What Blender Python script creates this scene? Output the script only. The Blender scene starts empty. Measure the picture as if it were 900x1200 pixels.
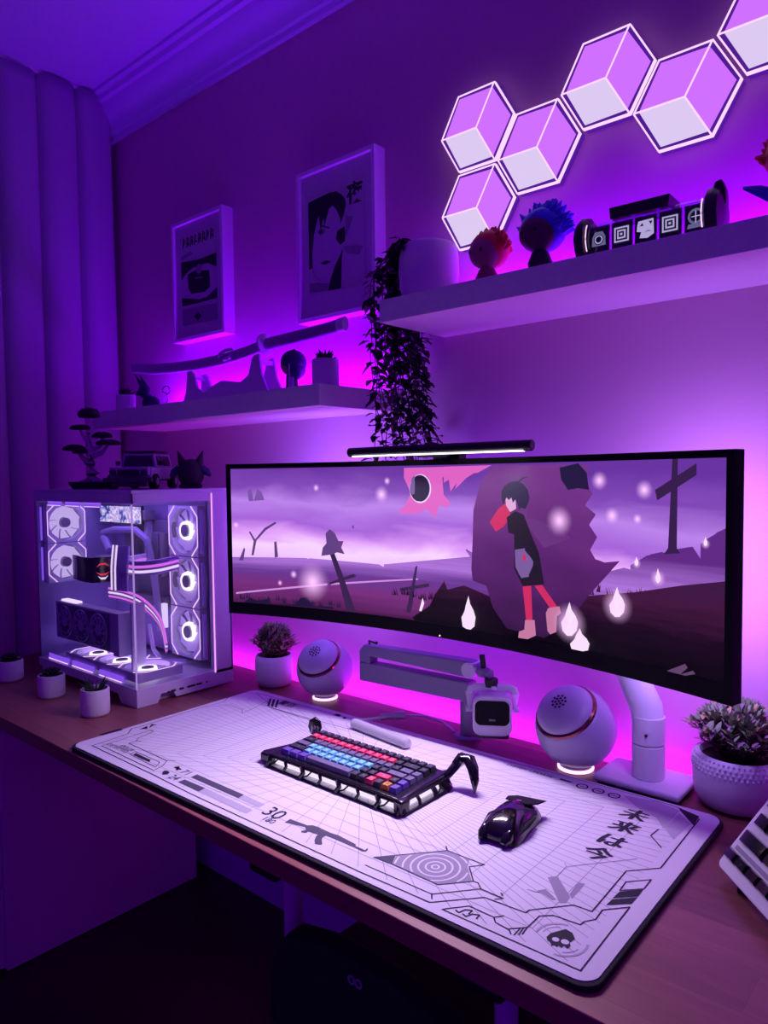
import bpy, bmesh, math, random
from mathutils import Vector, Matrix, Euler
PI = math.pi
R = math.radians
sc = bpy.context.scene
C = sc.collection
H = 0.74                      # height of the desk top above the floor

# ------------------------------------------------------------------ materials
def lin(c):
    return tuple(((v / 255.0) / 12.92 if v / 255.0 <= 0.04045 else ((v / 255.0 + 0.055) / 1.055) ** 2.4) for v in c)

MATS = {}
def mat(name, col, rough=0.5, metal=0.0, bump=0.0, bscale=200.0, vary=0.0, vscale=8.0, spec=0.5, coat=0.0, trans=0.0):
    if name in MATS:
        return MATS[name]
    m = bpy.data.materials.new(name); m.use_nodes = True
    nt = m.node_tree; b = nt.nodes['Principled BSDF']
    b.inputs['Base Color'].default_value = (*col, 1)
    b.inputs['Roughness'].default_value = rough
    b.inputs['Metallic'].default_value = metal
    b.inputs['Specular IOR Level'].default_value = spec
    b.inputs['Coat Weight'].default_value = coat
    b.inputs['Transmission Weight'].default_value = trans
    tc = nt.nodes.new('ShaderNodeTexCoord')
    if vary > 0:
        n = nt.nodes.new('ShaderNodeTexNoise'); n.inputs['Scale'].default_value = vscale; n.inputs['Detail'].default_value = 4
        nt.links.new(tc.outputs['Object'], n.inputs['Vector'])
        mx = nt.nodes.new('ShaderNodeMix'); mx.data_type = 'RGBA'
        mx.inputs['A'].default_value = (*[c * (1 - vary) for c in col], 1)
        mx.inputs['B'].default_value = (*[min(1, c * (1 + vary)) for c in col], 1)
        nt.links.new(n.outputs['Fac'], mx.inputs['Factor'])
        nt.links.new(mx.outputs['Result'], b.inputs['Base Color'])
    if bump > 0:
        n2 = nt.nodes.new('ShaderNodeTexNoise'); n2.inputs['Scale'].default_value = bscale; n2.inputs['Detail'].default_value = 3
        nt.links.new(tc.outputs['Object'], n2.inputs['Vector'])
        bp = nt.nodes.new('ShaderNodeBump'); bp.inputs['Strength'].default_value = bump; bp.inputs['Distance'].default_value = 0.002
        nt.links.new(n2.outputs['Fac'], bp.inputs['Height']); nt.links.new(bp.outputs['Normal'], b.inputs['Normal'])
    MATS[name] = m
    return m

def emit(name, rgb, strength=1.0):
    if name in MATS:
        return MATS[name]
    m = bpy.data.materials.new(name); m.use_nodes = True
    nt = m.node_tree; b = nt.nodes['Principled BSDF']
    b.inputs['Base Color'].default_value = (0.02, 0.02, 0.02, 1)
    b.inputs['Roughness'].default_value = 0.6; b.inputs['Specular IOR Level'].default_value = 0.1
    b.inputs['Emission Color'].default_value = (*lin(rgb), 1)
    b.inputs['Emission Strength'].default_value = strength
    MATS[name] = m
    return m

def wood_mat(name, c1, c2, sx, sy):
    m = bpy.data.materials.new(name); m.use_nodes = True
    nt = m.node_tree; b = nt.nodes['Principled BSDF']; b.inputs['Roughness'].default_value = 0.42
    tc = nt.nodes.new('ShaderNodeTexCoord')
    mp = nt.nodes.new('ShaderNodeMapping'); mp.inputs['Scale'].default_value = (1, 1, 1)
    nt.links.new(tc.outputs['Object'], mp.inputs['Vector'])
    br = nt.nodes.new('ShaderNodeTexBrick')
    br.inputs['Scale'].default_value = 1.0; br.inputs['Brick Width'].default_value = sx; br.inputs['Row Height'].default_value = sy
    br.inputs['Mortar Size'].default_value = 0.0006; br.inputs['Mortar Smooth'].default_value = 0.3
    br.inputs['Color1'].default_value = (0, 0, 0, 1); br.inputs['Color2'].default_value = (1, 1, 1, 1); br.inputs['Mortar'].default_value = (0.3, 0.3, 0.3, 1)
    br.offset = 0.37
    nt.links.new(mp.outputs['Vector'], br.inputs['Vector'])
    mp2 = nt.nodes.new('ShaderNodeMapping'); mp2.inputs['Scale'].default_value = (3, 45, 45)
    nt.links.new(tc.outputs['Object'], mp2.inputs['Vector'])
    ns = nt.nodes.new('ShaderNodeTexNoise'); ns.inputs['Scale'].default_value = 2.0; ns.inputs['Detail'].default_value = 6; ns.inputs['Distortion'].default_value = 0.6
    nt.links.new(mp2.outputs['Vector'], ns.inputs['Vector'])
    a = nt.nodes.new('ShaderNodeMath'); a.operation = 'MULTIPLY_ADD'; a.inputs[1].default_value = 0.55; 
    nt.links.new(br.outputs['Color'], a.inputs[0]); 
    s = nt.nodes.new('ShaderNodeMath'); s.operation = 'MULTIPLY'; s.inputs[1].default_value = 0.6
    nt.links.new(ns.outputs['Fac'], s.inputs[0]); nt.links.new(s.outputs[0], a.inputs[2])
    mx = nt.nodes.new('ShaderNodeMix'); mx.data_type = 'RGBA'
    mx.inputs['A'].default_value = (*c1, 1); mx.inputs['B'].default_value = (*c2, 1)
    nt.links.new(a.outputs[0], mx.inputs['Factor']); nt.links.new(mx.outputs['Result'], b.inputs['Base Color'])
    bp = nt.nodes.new('ShaderNodeBump'); bp.inputs['Strength'].default_value = 0.15; bp.inputs['Distance'].default_value = 0.001
    nt.links.new(ns.outputs['Fac'], bp.inputs['Height']); nt.links.new(bp.outputs['Normal'], b.inputs['Normal'])
    MATS[name] = m
    return m

M_wall = mat('wall_paint', (0.62, 0.32, 0.50), 0.85, bump=0.15, bscale=90, vary=0.03)
M_ceil = mat('ceiling_paint', (0.66, 0.55, 0.90), 0.9)
M_curtain = mat('curtain_cloth', (0.42, 0.34, 0.50), 0.95, bump=0.3, bscale=600)
M_white = mat('white_plastic', (0.78, 0.76, 0.80), 0.45)
M_whiteg = mat('white_gloss', (0.8, 0.78, 0.82), 0.22, coat=0.2)
M_shelf = mat('shelf_white_laminate', (0.74, 0.70, 0.76), 0.5)
M_ceramic = mat('white_ceramic', (0.74, 0.70, 0.76), 0.55, bump=0.1, bscale=150)
M_black = mat('black_plastic', (0.012, 0.011, 0.014), 0.4)
M_blackg = mat('black_gloss', (0.008, 0.007, 0.010), 0.12, coat=0.5)
M_bezel = mat('bezel_black', (0.006, 0.005, 0.008), 0.6, spec=0.12)
M_rubber = mat('black_rubber', (0.008, 0.008, 0.010), 0.85)
M_metal = mat('brushed_metal', (0.5, 0.48, 0.52), 0.3, metal=1.0)
M_copper = mat('copper_ring', (0.30, 0.10, 0.10), 0.22, metal=1.0)
M_soil = mat('soil', (0.02, 0.012, 0.010), 0.95)
M_leafd = mat('dark_leaf', (0.015, 0.035, 0.018), 0.6, vary=0.4, vscale=30)
M_leafg = mat('grey_green_leaf', (0.20, 0.29, 0.14), 0.55, vary=0.5, vscale=60)
M_leafp = mat('purple_leaf', (0.26, 0.15, 0.22), 0.55, vary=0.4, vscale=60)
M_leafy = mat('olive_leaf', (0.45, 0.36, 0.14), 0.55, vary=0.4, vscale=60)
M_desk = wood_mat('desk_wood', (0.075, 0.016, 0.018), (0.36, 0.115, 0.110), 0.9, 0.075)
M_floor = wood_mat('floor_wood', (0.012, 0.005, 0.005), (0.03, 0.012, 0.010), 1.2, 0.14)
M_matte = mat('matte_black', (0.006, 0.006, 0.008), 0.7, spec=0.2)
M_grey = mat('dark_grey_plastic', (0.05, 0.048, 0.055), 0.5)
M_mid = mat('mid_grey_plastic', (0.22, 0.21, 0.24), 0.5)

# ------------------------------------------------------------------ mesh builder
class MB:
    def __init__(s): s.bm = bmesh.new()
    def _mi(s, faces, mi):
        for f in faces: f.material_index = mi
    def _new(s, n0, mi):
        s.bm.faces.ensure_lookup_table()
        for f in s.bm.faces[n0:]: f.material_index = mi
    def box(s, c, sz, rot=None, mi=0, taper=1.0):
        n0 = len(s.bm.faces)
        r = bmesh.ops.create_cube(s.bm, size=1.0)
        M = Matrix.Translation(Vector(c)) @ (rot.to_matrix().to_4x4() if isinstance(rot, Euler) else (rot if rot is not None else Matrix())) @ Matrix.Diagonal((sz[0], sz[1], sz[2], 1))
        for v in r['verts']:
            if v.co.z > 0 and taper != 1.0: v.co.x *= taper; v.co.y *= taper
            v.co = M @ v.co
        s._new(n0, mi); return s
    def cyl(s, p0, p1, r0, r1=None, seg=20, mi=0, caps=True):
        if r1 is None: r1 = r0
        p0 = Vector(p0); p1 = Vector(p1); d = p1 - p0
        q = Vector((0, 0, 1)).rotation_difference(d.normalized()).to_matrix()
        A = []; B = []
        for i in range(seg):
            a = 2 * PI * i / seg; v = Vector((math.cos(a), math.sin(a), 0))
            A.append(s.bm.verts.new(p0 + q @ (v * r0))); B.append(s.bm.verts.new(p1 + q @ (v * r1)))
        n0 = len(s.bm.faces)
        for i in range(seg):
            j = (i + 1) % seg; s.bm.faces.new((A[i], A[j], B[j], B[i]))
        if caps: s.bm.faces.new(A[::-1]); s.bm.faces.new(B)
        s._new(n0, mi); return s
    def lathe(s, prof, c=(0, 0, 0), seg=32, mi=0, rot=None, sx=1, sy=1, cap=False):
        M = Matrix.Translation(Vector(c)) @ (rot.to_matrix().to_4x4() if rot is not None else Matrix())
        rings = []
        for (r, z) in prof:
            if r < 1e-6: rings.append([s.bm.verts.new(M @ Vector((0, 0, z)))])
            else: rings.append([s.bm.verts.new(M @ Vector((r * sx * math.cos(2 * PI * i / seg), r * sy * math.sin(2 * PI * i / seg), z))) for i in range(seg)])
        n0 = len(s.bm.faces)
        for a, b in zip(rings, rings[1:]):
            if len(a) == 1 and len(b) == 1: continue
            for i in range(seg):
                j = (i + 1) % seg
                if len(a) == 1: s.bm.faces.new((a[0], b[j], b[i]))
                elif len(b) == 1: s.bm.faces.new((a[i], a[j], b[0]))
                else: s.bm.faces.new((a[i], a[j], b[j], b[i]))
        s._new(n0, mi); return s
    def ball(s, c, r, mi=0, seg=20, rot=None):
        if not hasattr(r, '__len__'): r = (r, r, r)
        n0 = len(s.bm.faces)
        q = bmesh.ops.create_uvsphere(s.bm, u_segments=seg, v_segments=max(6, seg // 2), radius=1.0)
        M = Matrix.Translation(Vector(c)) @ (rot.to_matrix().to_4x4() if rot is not None else Matrix()) @ Matrix.Diagonal((*r, 1))
        for v in q['verts']: v.co = M @ v.co
        s._new(n0, mi); return s
    def tube(s, pts, r, seg=8, mi=0, closed=False, flat=1.0):
        pts = [Vector(p) for p in pts]; n = len(pts); rings = []
        up = Vector((0, 0, 1))
        for i, p in enumerate(pts):
            a = pts[(i - 1) % n] if (closed or i > 0) else p; b = pts[(i + 1) % n] if (closed or i < n - 1) else p
            t = (b - a).normalized()
            x = t.cross(up)
            if x.length < 1e-3: x = t.cross(Vector((0, 1, 0)))
            x.normalize(); y = x.cross(t).normalized()
            rr = r[i] if hasattr(r, '__len__') else r
            rings.append([s.bm.verts.new(p + x * (rr * math.cos(2 * PI * k / seg)) + y * (rr * flat * math.sin(2 * PI * k / seg))) for k in range(seg)])
        n0 = len(s.bm.faces)
        pr = list(zip(rings, rings[1:])) + ([(rings[-1], rings[0])] if closed else [])
        for a, b in pr:
            for k in range(seg):
                j = (k + 1) % seg; s.bm.faces.new((a[k], a[j], b[j], b[k]))
        if not closed: s.bm.faces.new(rings[0][::-1]); s.bm.faces.new(rings[-1])
        s._new(n0, mi); return s
    def prism(s, poly, z0, z1, M=None, mi=0):
        """2-D outline in local xy pushed from z0 to z1, then placed by matrix M"""
        M = M or Matrix()
        A = [s.bm.verts.new(M @ Vector((x, y, z0))) for x, y in poly]
        B = [s.bm.verts.new(M @ Vector((x, y, z1))) for x, y in poly]
        n0 = len(s.bm.faces); n = len(poly)
        for i in range(n):
            j = (i + 1) % n; s.bm.faces.new((A[i], A[j], B[j], B[i]))
        s.bm.faces.new(A[::-1]); s.bm.faces.new(B)
        s._new(n0, mi); return s
    def face(s, pts, mi=0):
        n0 = len(s.bm.faces); s.bm.faces.new([s.bm.verts.new(Vector(p)) for p in pts]); s._new(n0, mi); return s
    def loft(s, secs, mi=0, cap=True, closed_sec=True):
        rings = [[s.bm.verts.new(Vector(p)) for p in sec] for sec in secs]
        n0 = len(s.bm.faces); m = len(rings[0])
        for a, b in zip(rings, rings[1:]):
            for k in range(m if closed_sec else m - 1):
                j = (k + 1) % m; s.bm.faces.new((a[k], a[j], b[j], b[k]))
        if cap and closed_sec: s.bm.faces.new(rings[0][::-1]); s.bm.faces.new(rings[-1])
        s._new(n0, mi); return s
    def leaf(s, p, d, l, w, mi=0, curl=0.25, up=Vector((0, 0, 1))):
        p = Vector(p); d = Vector(d).normalized(); x = d.cross(up)
        if x.length < 1e-3: x = Vector((1, 0, 0))
        x.normalize(); n = x.cross(d)
        a = s.bm.verts.new(p); b = s.bm.verts.new(p + d * l * .35 + x * w * .5 + n * l * curl * .3); c = s.bm.verts.new(p + d * l * .35 - x * w * .5 + n * l * curl * .3)
        m = s.bm.verts.new(p + d * l * .4); e = s.bm.verts.new(p + d * l * .75 + x * w * .33); f = s.bm.verts.new(p + d * l * .75 - x * w * .33); t = s.bm.verts.new(p + d * l - n * l * curl * .3)
        n0 = len(s.bm.faces)
        for q in ((a, b, m), (a, m, c), (b, e, m), (m, e, t), (m, t, f), (c, m, f)): s.bm.faces.new(q)
        s._new(n0, mi); return s
    def build(s, name, mats, parent=None, loc=(0, 0, 0), rot=(0, 0, 0), bevel=0, smooth=True, angle=35, solid=0, sub=0):
        bmesh.ops.recalc_face_normals(s.bm, faces=s.bm.faces[:])
        me = bpy.data.meshes.new(name); s.bm.to_mesh(me); s.bm.free()
        for m in (mats if isinstance(mats, (list, tuple)) else [mats]): me.materials.append(m)
        if smooth:
            for p in me.polygons: p.use_smooth = True
            me.set_sharp_from_angle(angle=R(angle))
        o = bpy.data.objects.new(name, me); C.objects.link(o)
        o.location = loc; o.rotation_euler = rot
        if parent is not None: o.parent = parent
        if solid: md = o.modifiers.new('thick', 'SOLIDIFY'); md.thickness = solid; md.offset = 0
        if bevel:
            md = o.modifiers.new('bevel', 'BEVEL'); md.width = bevel; md.segments = 3; md.limit_method = 'ANGLE'; md.angle_limit = R(40)
        if sub: md = o.modifiers.new('sub', 'SUBSURF'); md.levels = sub; md.render_levels = sub
        return o

def thing(name, label, cat, loc=(0, 0, 0), rz=0, group=None):
    o = bpy.data.objects.new(name, None); o.empty_display_size = 0.05; C.objects.link(o)
    o.location = loc; o.rotation_euler = (0, 0, rz)
    o['label'] = label; o['category'] = cat
    if group: o['group'] = group
    return o
def tag(o, label, cat, group=None):
    o['label'] = label; o['category'] = cat
    if group: o['group'] = group
    return o
def struct(o): o['kind'] = 'structure'; return o

def area(name, loc, rot, sx, sy, power, rgb, spread=180):
    l = bpy.data.lights.new(name, 'AREA'); l.shape = 'RECTANGLE'; l.size = sx; l.size_y = sy; l.energy = power; l.color = rgb
    l.spread = R(spread)
    o = bpy.data.objects.new(name, l); C.objects.link(o); o.location = loc; o.rotation_euler = rot
    return o

def text_mesh(body, size, font=None, shear=0.0, bold=0.0, align='CENTER'):
    """built-in font text turned into mesh triangles (list of 2-D polygons)"""
    cu = bpy.data.curves.new('t', 'FONT'); cu.body = body; cu.size = size; cu.shear = shear; cu.offset = bold
    cu.align_x = align; cu.align_y = 'CENTER'; cu.resolution_u = 3
    ob = bpy.data.objects.new('t', cu); C.objects.link(ob)
    bpy.context.view_layer.update()
    dg = bpy.context.evaluated_depsgraph_get()
    me = bpy.data.meshes.new_from_object(ob.evaluated_get(dg))
    polys = [[(me.vertices[i].co.x, me.vertices[i].co.y) for i in p.vertices] for p in me.polygons]
    bpy.data.objects.remove(ob); bpy.data.curves.remove(cu); bpy.data.meshes.remove(me)
    return polys
LINES=[([(-0.5796,-0.0153),(-0.5781,-0.1053),(-0.5824,-0.1222),(-0.5578,-0.1457),(-0.5523,-0.2338),(-0.3103,-0.2378),(-0.1834,-0.243),(0.0667,-0.2442),(0.2307,-0.2449),(0.3587,-0.2421),(0.4097,-0.1859),(0.4708,-0.1819),(0.4709,-0.1739),(0.5117,-0.1266),(0.5367,-0.125),(0.5338,-0.002),(0.5695,0.0374),(0.5666,0.2275),(0.522,0.2503)],13),([(-0.5796,-0.0153),(-0.582,0.0808),(-0.5731,0.1316),(-0.6053,0.1792),(-0.6087,0.2162),(-0.5634,0.2315),(-0.4899,0.2053),(-0.4473,0.1775),(-0.2794,0.1727)],9),([(0.522,0.2503),(0.473,0.2521),(0.345,0.2512),(0.0828,0.2406),(-0.1763,0.238)],9),([(-0.5694,0.2366),(-0.2043,0.2385),(-0.1542,0.1836)],9),([(-0.4803,0.1781),(-0.2983,0.18),(-0.1612,0.1857)],9),([(-0.577,0.0767),(-0.5452,0.1272),(-0.4863,0.1222),(-0.4655,0.1058),(-0.4747,0.156),(-0.4909,0.2043)],7),([(-0.5148,-0.1454),(-0.524,-0.1022),(-0.538,-0.101),(-0.535,-0.2211),(-0.3291,-0.2255),(-0.3337,-0.2034),(-0.3513,-0.1811),(-0.5023,-0.1766),(-0.502,-0.1596),(-0.5148,-0.1454)],11),([(-0.3513,-0.1811),(-0.3402,-0.1703)],8),([(-0.504,-0.1576),(-0.4929,-0.1527)],8),([(-0.4428,-0.2096),(-0.4476,-0.1935),(-0.3586,-0.194),(-0.3536,-0.1971),(-0.3409,-0.2143),(-0.4428,-0.2096)],9),([(0.2234,-0.2018),(0.2988,-0.116),(0.3649,-0.1151),(0.3506,-0.1339),(0.3761,-0.1623),(0.3424,-0.2008),(0.2574,-0.1993),(0.2234,-0.2018)],12),([(0.2988,-0.116),(0.29,-0.1069)],14),([(0.3761,-0.1623),(0.3831,-0.1615),(0.3949,-0.1717),(0.349,-0.2249),(0.3559,-0.234)],12),([(0.228,-0.2259),(0.349,-0.2249)],10),([(0.3949,-0.1717),(0.4309,-0.1723),(0.4228,-0.1811)],12),([(0.427,-0.1672),(0.4221,-0.1631)],14),([(0.3807,-0.2444),(0.4042,-0.2158),(0.4432,-0.2165),(0.4514,-0.2056)],12),([(0.4432,-0.2165),(0.45,-0.2246),(0.472,-0.227),(0.4779,-0.2331)],12),([(0.3807,-0.2444),(0.5748,-0.2417),(0.5714,-0.0846),(0.5459,-0.1132),(0.5475,-0.1382),(0.5383,-0.1511),(0.5371,-0.161),(0.5011,-0.1644),(0.4878,-0.1772),(0.4873,-0.2082),(0.471,-0.2249)],12),([(0.3959,-0.2347),(0.4018,-0.2368),(0.405,-0.2258),(0.4131,-0.222),(0.4139,-0.231)],14),([(0.4078,-0.2359),(0.4138,-0.238),(0.418,-0.228),(0.426,-0.2242),(0.4269,-0.2332)],14),([(0.4819,-0.2321),(0.4812,-0.2161)],12),([(0.486,-0.2282),(0.4842,-0.2132)],12),([(0.4891,-0.2242),(0.4873,-0.2092)],12),([(0.5443,-0.0291),(0.5698,-0.0016),(0.5703,-0.0306),(0.5459,-0.0552),(0.5443,-0.0291)],11),([(0.5264,0.1512),(0.5239,0.1232),(0.5504,0.0958)],12)]
THIN=[([(0.4552,-0.0376),(0.4611,-0.0447),(0.5335,0.0411)],7),([(0.4611,-0.0447),(0.4625,-0.0768)],7),([(0.4456,-0.1325),(0.4586,-0.1307),(0.4628,-0.1228)],7)]
DARK=[[(-0.4338,-0.2077),(-0.4396,-0.1976),(-0.3807,-0.1996),(-0.3728,-0.2078)],[(-0.5623,-0.1146),(-0.5698,-0.0894),(-0.552,-0.0997)],[(-0.552,-0.0968),(-0.5726,-0.0764),(-0.5555,-0.0707),(-0.5606,-0.0786)],[(-0.6075,-0.1898),(-0.5935,-0.1881),(-0.5907,-0.1391),(-0.6036,-0.1369),(-0.6054,-0.1809)],[(-0.2436,-0.1989),(-0.2454,-0.1839),(-0.1014,-0.1853),(-0.0986,-0.2004)],[(-0.2441,-0.2279),(-0.2439,-0.2129),(-0.1808,-0.212),(-0.1781,-0.228)],[(-0.3105,-0.1928),(-0.3114,-0.1868),(-0.2904,-0.1872),(-0.2905,-0.1922)],[(-0.2976,-0.197),(-0.2916,-0.1961),(-0.3034,-0.1829),(-0.3104,-0.1838)],[(-0.307,-0.2209),(-0.3119,-0.2128),(-0.3048,-0.2089),(-0.2949,-0.2121),(-0.291,-0.2191),(-0.2971,-0.227)],[(0.0352,-0.2106),(0.0335,-0.1966),(0.0725,-0.1942),(0.0796,-0.1884),(0.0926,-0.1866),(0.0976,-0.1877),(0.1226,-0.1881),(0.1356,-0.1863),(0.1766,-0.19),(0.1795,-0.194),(0.1995,-0.1944),(0.1987,-0.1864),(0.2026,-0.1914),(0.2035,-0.1964),(0.1984,-0.1994),(0.1815,-0.1981),(0.1494,-0.1985),(0.1394,-0.1984),(0.1204,-0.199),(0.1203,-0.207),(0.1262,-0.2151),(0.1331,-0.2203),(0.135,-0.2243),(0.1259,-0.2291),(0.117,-0.222),(0.1102,-0.2119),(0.1073,-0.2038),(0.0943,-0.2066),(0.0883,-0.2075),(0.0892,-0.2135),(0.0811,-0.2164),(0.0782,-0.2133),(0.0823,-0.2064),(0.0734,-0.2003),(0.0553,-0.205)],[(0.2234,-0.2018),(0.2458,-0.1762),(0.2574,-0.1993)],[(0.5469,-0.0582),(0.5703,-0.0316),(0.5709,-0.0536),(0.5455,-0.0802)],[(0.5464,-0.0822),(0.5709,-0.0566),(0.5706,-0.0756),(0.5451,-0.1002)],[(0.5155,-0.2007),(0.5216,-0.1898),(0.5268,-0.1809),(0.5368,-0.183),(0.5446,-0.1922),(0.5424,-0.2021),(0.5463,-0.2082),(0.5452,-0.2152),(0.5393,-0.2121),(0.5392,-0.2181),(0.5342,-0.216),(0.5341,-0.221),(0.5302,-0.2179),(0.5281,-0.2219),(0.5232,-0.2168),(0.5192,-0.2157),(0.5153,-0.2107)],[(0.527,0.2492),(0.5638,0.2376),(0.5662,0.1995),(0.5309,0.2401)],[(0.3137,0.2348),(0.3387,0.2333),(0.3356,0.2284),(0.3136,0.2288)],[(-0.2804,0.2337),(-0.2802,0.2457),(-0.2652,0.2455),(-0.2614,0.2324)],[(-0.2484,0.2312),(-0.2502,0.2412),(-0.2393,0.238),(-0.2395,0.2271)],[(-0.4632,0.1828),(-0.5035,0.2265),(-0.4965,0.2274),(-0.4533,0.1816)],[(-0.4512,0.1846),(-0.4915,0.2283),(-0.4845,0.2292),(-0.4412,0.1834)],[(-0.4392,0.1864),(-0.4794,0.2311),(-0.4724,0.232),(-0.4302,0.1852)]]
GREY=[[(0.2468,-0.1762),(0.2998,-0.117),(0.3398,-0.1167),(0.3485,-0.1359),(0.3741,-0.1633),(0.3414,-0.1998),(0.2574,-0.1993)],[(0.4533,-0.0876),(0.4625,-0.0758),(0.4999,-0.1124),(0.5017,-0.1284),(0.4946,-0.1343)],[(0.496,-0.1073),(0.4926,-0.0723),(0.5017,-0.0694),(0.5039,-0.1155)],[(0.4577,-0.1257),(0.4649,-0.1158),(0.4877,-0.1292),(0.4846,-0.1342)]]
LITE=[[(-0.0986,-0.2004),(-0.1014,-0.1853),(-0.0414,-0.1873),(-0.0417,-0.2023)],[(-0.1781,-0.228),(-0.1808,-0.212),(-0.0419,-0.2143),(-0.0401,-0.2304)],[(0.4338,0.2368),(0.488,0.2508),(0.5239,0.2412),(0.5318,0.2381),(0.5315,0.1581),(0.511,0.1875),(0.4723,0.2051)],[(0.5337,0.2301),(0.5612,0.2016),(0.5561,0.1327),(0.5315,0.1621)]]
PTS={'ring':(0.312,-0.1653),'eye1':(0.5263,-0.2079),'eye2':(0.5374,-0.205),'skull':(0.5314,-0.2029),'c1':(0.3606,0.227),'c2':(0.3916,0.2265),'c3':(0.4216,0.226),'k1':(0.4767,0.174),'k2':(0.4799,0.122),'k3':(0.481,0.0699),'k4':(0.4793,0.028),'t30':(-0.0036,-0.2),'t180':(0.008,-0.2222),'t71':(-0.2685,-0.1925),'t24':(-0.267,-0.2206),'err':(-0.4786,-0.195),'det':(-0.4958,-0.2047),'sysa':(0.1916,0.2288),'sysb':(0.3067,0.2309),'warn':(-0.4296,0.2212),'kb':(-0.0065,0.0451),'ring_r':(0.3445,-0.1388)}
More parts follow.
